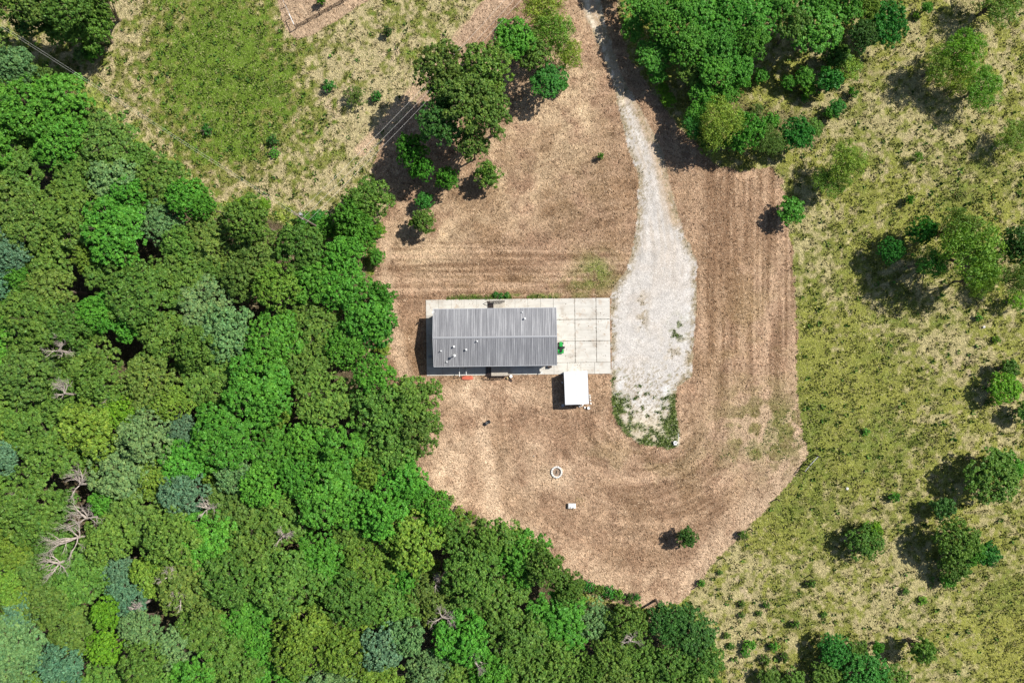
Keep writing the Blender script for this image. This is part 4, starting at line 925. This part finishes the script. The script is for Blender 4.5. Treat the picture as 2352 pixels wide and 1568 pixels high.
def area(px, py, forced=None):
    if forced: return forced
    if px < 300 and py < 150: return 'corner'
    if px > 1400 and px < 1995 and py < 340 or (px > 1400 and px < 2040 and py < 110): return 'clump'
    if px > 1600 and py > 1380: return 'south'
    if px > 1590: return 'east'
    if py > 1040 or (px < 900 and py > 430): return 'edge'
    if px < 930: return 'west'
    return 'mid'
def finish_labels():
    by = {}
    for e, col, noun, px, py, ar in PENDING: by.setdefault(ar, []).append((e, col, noun, px, py))
    for ar, L_ in by.items():
        nm, bh = AREAS[ar]; y0 = min(t[4] for t in L_)
        rows = {}
        for t in L_: rows.setdefault(int((t[4]-y0)/bh), []).append(t)
        ks = sorted(rows)
        for ri, k_ in enumerate(ks):
            R_ = sorted(rows[k_], key=lambda t: t[3]); n = len(R_); mid_ = n//2
            rw = 'top row' if ri == 0 else ('bottom row' if ri == len(ks)-1 and ri > 0 else f'{ORD[ri]} row')
            for i, (e, col, noun, px, py) in enumerate(R_):
                if n == 1: pos = 'only one'
                elif i == 0: pos = 'leftmost'
                elif i == n-1: pos = 'rightmost'
                elif i <= n/2: pos = f'{ORD[i]} from left'
                else: pos = f'{ORD[n-1-i]} from right'
                e['label'] = f"{WORD[col]} {noun}, {pos} in the {rw} of {nm}"
def put(kind, px, py, rpx, col, htop=None, label=None, group=None, noun=None, ar=None):
    me, tr, R0, T0 = rt.choice(LIB[kind])
    if htop is None: htop = {'small': 0.9+rpx/13*1.25, 'thin': 0.7+rpx/13*1.0, 'tiny': rpx/13*1.1, 'bushy': rpx/13*1.7, 'open': rpx/13*2}.get(kind, 12.0*rt.uniform(0.92, 1.1))
    if kind == 'bushy' and px > 1840: htop *= 0.88
    hc = htop*{'broad': 0.74, 'fine': 0.74, 'open': 0.62}.get(kind, 0.55); x, y = at(px, py, hc); Rw = rpx/PPM*(1-hc/CAM_H)
    big = kind in ('broad', 'fine', 'open', 'bushy')
    nm = 'tree' if big or rpx > 24 else ('shrub' if rpx > 7 else 'small_shrub')
    s = Rw/R0; e = empty(nm, (x, y, gz(x, y)), rt.uniform(0, 6.28)); e.scale = (s, s, htop/T0)
    k = rt.uniform(0.86, 1.14); c = COLS[col]; j = rt.uniform(0.9, 1.12)
    o = bpy.data.objects.new('crown' if nm == 'tree' else 'foliage', me); COL.objects.link(o); o.parent = e; o.color = (c[0]*k*j, c[1]*k, c[2]*k, 1)
    o2 = bpy.data.objects.new('trunk' if nm == 'tree' else 'stem', tr); COL.objects.link(o2); o2.parent = e
    n_ = noun or ('tree' if big else ('young tree' if nm == 'tree' else 'bush'))
    tag(e, label, 'tree' if nm == 'tree' else 'bush', group)
    if not label: PENDING.append((e, col, n_, px, py, area(px, py, ar)))
    return e

# --- free-standing trees and bushes: kind, px, py, radius, colour, top height, label
T = [
 ('fine', 1014, 160, 58, 'olive', 14, 'olive tree on the north-west side of the big clump above its long shadow'), ('fine', 1112, 168, 64, 'mid', 14.5, 'tall mid green tree at the north-east of the big shadow-casting clump'),
 ('fine', 1075, 240, 66, 'olive', 15, 'tallest olive green tree in the middle of the big clump'), ('fine', 1010, 288, 50, 'dark', 13, 'dark green tree at the south-west of the big clump, over its shadow'),
 ('fine', 1125, 270, 52, 'olive', 13.5, 'olive tree on the big clump\'s east side facing the lawn'), ('fine', 1085, 335, 38, 'olive', 11, 'smaller olive tree at the big clump\'s southern tip'),
 ('fine', 1030, 215, 46, 'mid', 13, 'mid green tree filling the west middle of the big olive clump'), ('broad', 1176, 98, 48, 'bright', 10.5, 'bright green tree just north-east of the big olive clump'), ('open', 1247, 30, 54, 'lgreen', 8, 'airy pale tree left of the driveway at the photo\'s top edge'),
 ('open', 1268, 85, 50, 'yellow', 8.5, 'yellowish tree left of the driveway with pale branches showing'), ('open', 1302, 130, 36, 'lgreen', 6.5, 'thin pale tree nearest the dirt track on its west side'),
 ('broad', 1222, 125, 40, 'mid', 9, 'mid green tree between the bright tree and the airy pale ones'), ('broad', 1258, 186, 42, 'emerald', 6.2, 'deep green tree casting the round shadow north of the lawn'),
 ('small', 1290, 196, 16, 'emerald', 3, 'low green bush at the east foot of the deep green tree'),
 ('bushy', 948, 350, 38, 'bright', 8.5, 'bright young tree lit within the large dark shadow'), ('bushy', 971, 393, 28, 'bright', 7.5, 'smaller bright young tree just below, in the large dark shadow'),
 ('bushy', 1027, 413, 27, 'bright', 6.5, 'rounded young tree at the south-east end of the large shadow'), ('small', 1122, 403, 31, 'mid', 5.0, 'lone rounded tree on the lawn edge east of the large shadow'),
 ('small', 977, 463, 20, 'emerald', 3.4, 'small green bush right above the dark green young tree west of the lawn'), ('small', 972, 510, 29, 'mid', 5.0, 'dark green young tree with spiky shadow at the lawn\'s west side'),
 ('bushy', 848, 462, 54, 'mid', 7, 'mid green tree at the north tip of the wood beside the big shadow'), ('bushy', 812, 505, 46, 'bright', 7.5, 'bright tree at the wood\'s north edge right of the power pole'), ('bushy', 830, 545, 40, 'bright', 7.5, None),
 ('tiny', 863, 221, 13, 'emerald', 1.6, 'small dark bush beside the larger olive bush in the west pasture'), ('thin', 818, 221, 26, 'olive', 2.8, 'straggly olive bush in the west pasture left of the big clump'),
 ('tiny', 890, 72, 11, 'dark', 2.0, 'small dark bush with shadow in the upper west pasture'), ('tiny', 1380, 359, 8, 'bright', 1.7, 'tiny green bush alone on the lawn left of the gravel drive'),
 ('tiny', 737, 3, 10, 'bright', 2.0, 'tiny bush inside the bare fenced yard at the top edge'), ('tiny', 757, 198, 16, 'emerald', 1.8, 'small blue-tinged bush in the middle of the west pasture'),
 ('tiny', 476, 298, 13, 'emerald', 1.4, 'small bush on the lush green part of the west pasture'), ('tiny', 625, 322, 13, 'dark', 1.6, 'small dark bush right of the wires in the west pasture'), ('tiny', 391, 60, 8, 'mid', 1.0, None), ('tiny', 630, 350, 13, 'bright', 0.9, None),
 ('small', 735, 505, 22, 'emerald', 3, 'green bush just right of the power pole'), ('small', 560, 470, 20, 'lime', 2.5, None), ('small', 610, 470, 16, 'lime', 2.2, None),
 ('small', 1578, 1232, 24, 'dark', 4.2, 'lone dark green round bush on the southern lawn with its shadow'),
 # clump east of the drive
 ('broad', 1470, 20, 44, 'bright', 6.0, None), ('broad', 1517, 45, 46, 'bright', 9.0, None), ('broad', 1455, 72, 28, 'bright', 5.0, None), ('broad', 1507, 128, 44, 'bright', 6.0, 'bright green tree whose shadow falls on the dirt track'), ('broad', 1508, 172, 24, 'bright', 4.5, None),
 ('broad', 1568, 22, 48, 'bright', 9.0, None), ('broad', 1615, 40, 54, 'bright', 9.0, None), ('broad', 1580, 105, 48, 'bright', 9.0, None), ('broad', 1668, 30, 46, 'bright', 9.0, None), ('broad', 1728, 40, 56, 'bright', 9.0, None), ('broad', 1786, 12, 48, 'bright', 9.0, None),
 ('broad', 1650, 105, 50, 'bright', 9.0, None), ('broad', 1722, 98, 42, 'bright', 9.0, None), ('broad', 1640, 165, 42, 'bright', 8.5, None), ('broad', 1690, 160, 40, 'bright', 8, None), ('broad', 1873, 62, 62, 'bright', 9.0, None), ('broad', 1822, 60, 44, 'mid', 9.0, None), ('broad', 1880, 5, 44, 'bright', 9.0, None),
 ('broad', 1940, 15, 44, 'bright', 9.0, None), ('bushy', 2022, 62, 52, 'emerald', 8, 'rounded emerald tree at the north-east end of the driveway clump'), ('broad', 1975, 88, 34, 'dark', 9, None), ('broad', 1985, 20, 30, 'yellow', 8, None), ('broad', 1590, 165, 34, 'mid', 6.5, None),
 ('broad', 1612, 215, 34, 'bright', 6.5, None), ('broad', 1665, 215, 30, 'bright', 6.5, None), ('small', 1694, 190, 26, 'bright', 5, None), ('broad', 1598, 262, 26, 'bright', 6, None), ('broad', 1590, 292, 26, 'emerald', 6, None), ('open', 1652, 285, 54, 'lgreen', 8.5, 'feathery yellow-green tree at the south of the driveway clump'),
 ('bushy', 1708, 305, 48, 'bright', 7, None), ('bushy', 1625, 325, 32, 'mid', 5.5, None), ('open', 1763, 325, 37, 'olive', 6, 'feathery olive tree between the bright and dark ones of the clump'), ('bushy', 1826, 312, 38, 'emerald', 5.5, 'dark emerald tree at the south-east corner of the driveway clump'), ('small', 1866, 297, 22, 'mid', 3, None), ('small', 1770, 280, 20, 'bright', 3, None),
 ('small', 1745, 176, 18, 'bright', 2.8, None), ('small', 1809, 192, 17, 'bright', 2.8, None), ('small', 1847, 178, 24, 'bright', 3.6, None), ('small', 1855, 205, 18, 'lime', 3, None), ('small', 1901, 187, 29, 'emerald', 4.8, None), ('thin', 1948, 160, 34, 'lgreen', 3.6, None), ('small', 1922, 130, 30, 'mid', 4.2, None),
 ('tiny', 1958, 214, 13, 'bright', 1.6, None), ('small', 1921, 249, 20, 'emerald', 2.6, None), ('small', 1905, 258, 14, 'bright', 2.2, None), ('tiny', 1847, 226, 10, 'bright', 1.2, None), ('thin', 1740, 255, 20, 'olive', 1.6, None), ('small', 1535, 232, 17, 'lime', 2.2, None), ('small', 1520, 205, 15, 'lime', 2, None),
 # east pasture
 ('small', 2128, 20, 13, 'bright', 2.4, None), ('tiny', 2105, 35, 9, 'lime', 1.2, None), ('open', 2205, 125, 50, 'lime', 7.5, 'airy lime green tree, northern of the feathery pair upper right'), ('open', 2150, 155, 42, 'yellow', 6.5, None), ('open', 2248, 205, 50, 'lime', 5.8, 'airy lime green tree, southern of the feathery pair upper right'), ('open', 2200, 190, 34, 'lgreen', 5.5, None),
 ('open', 2290, 5, 58, 'yellow', 7, None), ('open', 2326, 318, 40, 'yellow', 4.5, None), ('open', 1936, 378, 48, 'yellow', 7, 'feathery yellowish tree right of the driveway clump\'s south end'), ('open', 1900, 420, 38, 'yellow', 5, None), ('small', 1813, 486, 32, 'bright', 4.2, 'lone bright round tree on the lawn\'s north-east corner'),
 ('thin', 2106, 362, 13, 'lime', 2.4, None), ('tiny', 2088, 459, 10, 'bright', 2.0, None),
 ('bushy', 2112, 532, 32, 'emerald', 8, 'emerald tree on the north-west side of the large airy pasture tree'), ('bushy', 2042, 577, 30, 'emerald', 5.5, 'small emerald tree over the dark shadow in the east pasture'), ('open', 2215, 585, 74, 'yellow', 12.5, 'very large airy yellow-green tree in the east pasture'), ('open', 2190, 530, 48, 'olive', 10, None), ('open', 2130, 605, 36, 'emerald', 9, None), ('open', 2240, 640, 40, 'yellow', 9, None),
 ('bushy', 2338, 570, 48, 'dark', 8, 'dark green tree cut by the right edge beside the large airy tree'), ('open', 2330, 640, 36, 'olive', 7, None), ('thin', 2328, 690, 27, 'lime', 3, None), ('tiny', 2247, 728, 9, 'bright', 1, None), ('tiny', 2290, 780, 10, 'lime', 1, None),
 ('bushy', 2300, 890, 38, 'lime', 4.4, None), ('small', 2312, 846, 22, 'mid', 3.4, None), ('small', 2356, 945, 26, 'mid', 4, None), ('tiny', 1988, 992, 10, 'bright', .8, None),
 ('bushy', 2272, 1090, 62, 'mid', 7.2, 'large round mid green tree low in the east pasture'), ('bushy', 2302, 1070, 40, 'bright', 6, None), ('small', 2162, 1164, 27, 'dark', 3.6, None), ('tiny', 2054, 1140, 13, 'bright', 1.6, None),
 ('bushy', 1984, 1240, 42, 'mid', 5, 'mid green young tree between the two south-east fences\' ends'), ('small', 2000, 1215, 22, 'lime', 4.2, None), ('bushy', 2190, 1238, 50, 'mid', 7.2, None), ('bushy', 2224, 1262, 34, 'bright', 5, None), ('small', 2262, 1270, 28, 'emerald', 4.5, None), ('bushy', 2190, 1300, 36, 'mid', 4.5, None), ('small', 2175, 1332, 17, 'bright', 2.5, None),
 ('tiny', 1706, 1228, 11, 'mid', 1.4, 'small bush against a post of the fence on the lawn edge'), ('tiny', 1861, 1339, 11, 'mid', 1.6, None), ('tiny', 1826, 1433, 10, 'mid', 1.7, None), ('bushy', 1915, 1492, 40, 'emerald', 5, None), ('bushy', 1962, 1494, 30, 'mid', 4.5, None), ('small', 2015, 1484, 14, 'bright', 3, None), ('small', 2112, 1486, 28, 'mid', 6, 'round bush with long left shadow near the bottom right'),
 ('bushy', 1985, 1548, 60, 'emerald', 6, None), ('bushy', 2045, 1560, 42, 'mid', 5, None), ('bushy', 1898, 1548, 40, 'mid', 4.2, None), ('small', 1820, 1562, 30, 'mid', 3.4, None), ('small', 1766, 1556, 26, 'mid', 3, None),
 ('tiny', 1720, 1480, 15, 'bright', 1.6, None), ('tiny', 1712, 1500, 11, 'bright', 1.2, None), ('tiny', 1780, 1485, 12, 'bright', 1.5, None), ('tiny', 1802, 1510, 11, 'mid', 1.4, None), ('tiny', 1758, 1515, 13, 'mid', 1.3, None), ('tiny', 1671, 1460, 9, 'mid', 1, None), ('tiny', 1679, 1482, 8, 'bright', .9, None),
 ('tiny', 1743, 1407, 8, 'mid', .9, None), ('tiny', 1703, 1412, 8, 'mid', .9, None), ('tiny', 1703, 1385, 8, 'mid', 1, None), ('tiny', 1760, 1389, 8, 'mid', 1, None), ('tiny', 1610, 1339, 9, 'bright', 1.2, None), ('tiny', 1653, 1313, 7, 'mid', .8, None), ('tiny', 1892, 1410, 8, 'mid', .8, None), ('tiny', 2078, 1356, 9, 'mid', 1, None), ('tiny', 2118, 1379, 11, 'lime', .9, None),
 # top left group
 ('broad', 20, -10, 60, 'mid', 14, None), ('fine', 95, 5, 58, 'olive', 14, None), ('fine', 165, 20, 58, 'mid', 14, None), ('bushy', 232, 12, 50, 'mid', 10, None), ('bushy', 218, 68, 48, 'mid', 9, None), ('broad', 150, 72, 42, 'mid', 10, None), ('small', 215, 118, 24, 'bright', 4, None), ('broad', 75, 50, 40, 'dark', 11, None), ('small', 192, 128, 20, 'pale', 3.5, None),
 ('bushy', 1440, -72, 56, 'bright', 7, None),
 # wood edge
 ('small', 700, 505, 18, 'bright', 2.4, None), ('small', 755, 520, 26, 'bright', 4, None), ('small', 880, 800, 18, 'lgreen', 2.2, None), ('small', 870, 530, 18, 'lime', 2.4, None), ('small', 865, 590, 20, 'bright', 3, None),
 ('tiny', 1328, 1352, 13, 'mid', 1.4, None), ('tiny', 1352, 1345, 14, 'emerald', 1.6, None), ('tiny', 1375, 1352, 14, 'mid', 1.5, None), ('tiny', 1400, 1358, 16, 'emerald', 1.6, None), ('tiny', 1422, 1366, 15, 'bright', 1.6, None), ('tiny', 1448, 1374, 12, 'dark', 1.4, None), ('tiny', 1464, 1372, 9, 'emerald', 1.2, None), ('small', 1450, 1412, 18, 'lgreen', 2, None), ('small', 1425, 1400, 15, 'lime', 2, None),
 ('tiny', 1035, 1148, 12, 'mid', 1.2, None), ('tiny', 1055, 1172, 13, 'lgreen', 1.3, None), ('tiny', 1082, 1185, 12, 'yellow', 1.2, None), ('tiny', 1105, 1196, 13, 'mid', 1.4, None), ('tiny', 1010, 1132, 11, 'yellow', 1.2, None),
]
for t in T: put(t[0], t[1], t[2], t[3], t[4], t[5], t[6] if len(t) > 6 else None)
for i, (a, b) in enumerate(((1210, 718), (1222, 722), (1238, 720))):
    x_ = a*0.9408; put('tiny', x_, b*0.9408, 7, 'emerald', 0.6, ('leafy plant at the pad edge, left of three above the north deck', 'leafy plant at the pad edge, middle of three above the north deck', 'leafy plant at the pad edge, right of three above the north deck')[i], 'plants beside the north deck')

# --- the wood: every canopy tree is its own
CAN = [(-200, 60), (0, 72), (60, 115), (130, 168), (190, 198), (260, 272), (330, 325), (385, 370), (440, 425), (478, 480), (540, 478), (600, 468), (650, 492), (700, 525), (760, 550), (800, 565), (850, 595), (878, 640), (905, 700), (915, 740), (885, 790), (880, 830),
       (930, 848), (975, 872), (1002, 910), (1024, 962), (1008, 1010), (975, 1042), (985, 1110), (1050, 1180), (1130, 1215), (1240, 1232), (1272, 1275), (1302, 1305), (1350, 1375), (1440, 1412), (1500, 1385), (1560, 1385), (1602, 1412), (1642, 1460), (1662, 1520), (1655, 1640), (-200, 1640)]
SPOT = [(28, 580, 50, 'blue'), (8, 640, 44, 'blue'), (60, 640, 30, 'bright'), (430, 1128, 52, 'blue'), (545, 1085, 44, 'pale'), (300, 1360, 50, 'blue'), (330, 1430, 44, 'pale'), (280, 1300, 36, 'blue'), (55, 1470, 62, 'pale'), (60, 1400, 40, 'blue'), (30, 1540, 58, 'pale'), (150, 1520, 48, 'blue'), (430, 990, 36, 'blue'), (880, 1480, 50, 'blue'), (935, 1455, 40, 'pale'), (990, 1530, 48, 'pale'), (15, 1340, 44, 'yellow'), (60, 1380, 40, 'yellow'),
        (250, 1480, 40, 'lime'), (255, 1400, 34, 'lime'), (290, 940, 42, 'lime'), (700, 1440, 60, 'yellow'), (680, 1500, 50, 'yellow'), (640, 1040, 58, 'bright'), (690, 1085, 46, 'bright'), (850, 720, 60, 'bright'), (800, 790, 50, 'bright'), (880, 680, 30, 'bright'), (470, 470, 34, 'bright'), (440, 460, 44, 'bright'), (240, 720, 42, 'bright'), (790, 590, 48, 'bright'), (720, 640, 56, 'bright'), (640, 660, 50, 'yellow'), (600, 580, 60, 'olive'), (560, 640, 46, 'olive'), (950, 925, 62, 'mid'), (965, 985, 52, 'olive'), (880, 940, 66, 'mid'), (905, 1030, 60, 'mid'), (925, 1090, 56, 'bright'),
        (860, 860, 46, 'bright'), (1200, 1275, 60, 'bright'), (1245, 1290, 44, 'mid'), (1150, 1240, 50, 'mid'), (1110, 1240, 40, 'mid'), (1580, 1450, 56, 'dark'), (1610, 1510, 46, 'mid'), (1530, 1420, 44, 'dark'), (1440, 1430, 46, 'mid'), (1300, 1340, 40, 'mid'), (860, 745, 50, 'emerald'), (870, 640, 0, 'mid'), (400, 1480, 46, 'pale'), (520, 430, 0, 'mid'), (270, 420, 54, 'pale'), (300, 450, 44, 'bright'), (1400, 1500, 50, 'mid'), (20, 1050, 40, 'blue'), (1600, 1570, 50, 'mid'), (1540, 1520, 54, 'mid'), (225, 720, 34, 'bright'), (1000, 1170, 44, 'bright'), (955, 1130, 42, 'bright'), (1040, 1215, 42, 'mid')]
GAPS = [(366, 565, 26), (195, 650, 32), (115, 425, 18), (575, 722, 28), (290, 805, 26), (416, 850, 30), (693, 958, 28), (466, 955, 20), (210, 1190, 24), (174, 1110, 26), (718, 1188, 20), (340, 1261, 20), (1011, 1300, 26), (1212, 1345, 22), (1489, 1438, 22), (1011, 1421, 24), (320, 1275, 16), (470, 1170, 14), (405, 1385, 16), (670, 1250, 14)]
placed = [(a, b, c) for a, b, c, d in SPOT if c]
for a, b, c, d in SPOT:
    if c: put(rt.choice(('broad', 'broad', 'fine')), a, b, c*1.06, d, 12.5*rt.uniform(.9, 1.1) if b < 1330 or a < 1250 else 11, group='trees of the wood', ar='wood')
base_cols = ['mid']*7+['olive']*3+['bright']*3+['yellow']*2+['pale']*1
cx = np.array([0.0]); tries = 0; nfill = 0
for rmin, cnt in ((58, 12000), (46, 14000), (35, 12000)):
    for _ in range(cnt):
        a, b = rt.uniform(-40, 1700), rt.uniform(40, 1608)
        s = sdf(np.array([a]), np.array([b]), CAN)[0]; r_ = rmin*rt.uniform(0.95, 1.25)
        if s < r_*0.72: continue
        if any((a-g[0])**2+(b-g[1])**2 < (g[2]*0.95+r_*0.68)**2 for g in GAPS): continue
        if any((a-p[0])**2+(b-p[1])**2 < (0.69*(r_+p[2]))**2 for p in placed): continue
        placed.append((a, b, r_)); nfill += 1
        nz = float(fbm(np.array([a/13.0]), np.array([b/13.0]), 18, 81, 2)[0])
        if b < 1330 and a > 560: col = rt.choice(['mid']*6+['bright']*6+['olive']*2+['yellow'])
        elif a < 250 and b > 900: col = rt.choice(['yellow']*4+['mid']*4+['pale']+['olive']*2)
        else: col = rt.choice(base_cols)
        put(rt.choice(('broad', 'broad', 'fine')), a, b, r_*1.15, col, (12.6 if r_ > 40 else 11.0)*rt.uniform(0.82, 1.14) if (b < 1300 or a < 1250) else 10.5*rt.uniform(.85, 1.1), group='trees of the wood', ar='wood')
print('wood trees', nfill, len(placed))

# --- dead trees
def dead_tree(px, py, ang, L, h, label, seed, depth=3):
    rnd = random.Random(seed); h += 1.0; x, y = at(px, py, h); m = MB()
    d = Vector((math.cos(ang), math.sin(ang), 0.55)).normalized()
    e = empty('dead_tree', (x-d.x*2.0, y-d.y*2.0, 0)); tag(e, label, 'dead tree', 'bare dead trees in the wood')
    m.tube((0, 0, -0.2), (d.x*1.0, d.y*1.0, h*0.55), 0.30, 0.22, 8, cap=False)
    m.tube((d.x*1.0, d.y*1.0, h*0.55), (d.x*2.0, d.y*2.0, h*0.9), 0.22, 0.17, 8, cap=False); m.build('trunk', M_dead, e)
    b = MB(); p = Vector((d.x*2.0, d.y*2.0, h*0.9))
    for k in range(6):
        a2 = ang+rnd.uniform(-1.3, 1.3) if k < 5 else ang+2.6
        branch(b, p-Vector((0, 0, rnd.uniform(0, .8))), (math.cos(a2), math.sin(a2), rnd.uniform(0.05, 0.5)), L*rnd.uniform(.75, 1.1), 0.10, 3, rnd, None, 0.1, 5)
    b.build('branches', M_dead, e)
DT = [(165, 1240, 2.2, 3.4, 12.6, 'largest bare dead tree, bleached trunk lying over the canopy at the photo\'s lower left', 3), (185, 1195, 1.3, 2.6, 12.0, 'bare dead tree top directly above the largest bleached one, lower left', 3), (172, 1115, 1.2, 2.4, 11.4, 'grey dead tree in the dark gap, topmost of the lower left dead group', 3),
      (120, 1300, 3.4, 2.4, 12.4, 'dead tree with fanned pale branches below the largest bleached one', 3), (118, 805, 0.6, 2.0, 13.0, 'dead branches poking through canopy left side, above mid height', 2), (135, 905, 0.9, 1.8, 13, 'dead limbs in the canopy at far left, just below mid height', 2), (222, 905, 0.2, 1.5, 12, 'small grey dead tree in a gap right of the far left dead limbs', 2),
      (468, 1172, 1.5, 1.5, 12, 'small dead tree tucked under the blue-green tree', 2), (405, 1385, 2.0, 1.7, 12.2, 'curled bare dead branches in the lower wood, left of centre', 2), (641, 1240, 1.2, 1.4, 12.4, 'small dead top in the wood, a quarter across the photo', 2), (378, 1330, 1.1, 1.4, 12.2, 'dead branches just above the curled bare ones in the lower wood', 2),
      (1014, 1425, 0.8, 1.9, 11.5, 'grey dead tree in the dark gap in the bottom middle wood', 3), (1452, 1480, 0.8, 1.5, 11, 'dead branches between the dark trees at the wood\'s south-east end', 2), (1090, 1530, 0.3, 1.4, 12, 'bare dead twigs in the wood near the bottom edge, under the dark gap', 2), (1000, 1345, 1.9, 1.1, 11.2, 'thin bare limb rising from the dark gap in the bottom middle wood', 2),
      (20, 1160, 0.5, 1.4, 12.5, 'dead branches at the extreme left edge of the wood, three quarters down', 2), (300, 1405, 0.9, 1.0, 12.6, 'short dead snag left of the curled bare branches', 2)]
for i, d in enumerate(DT): dead_tree(d[0], d[1], d[2], d[3]*0.8, d[4], d[5], 900+i, d[6])
finish_labels()
print('wood', len(placed)); print('trees', sum(1 for o in bpy.data.objects if o.name.split('.')[0] == 'tree'))
print('objects', len(bpy.data.objects))
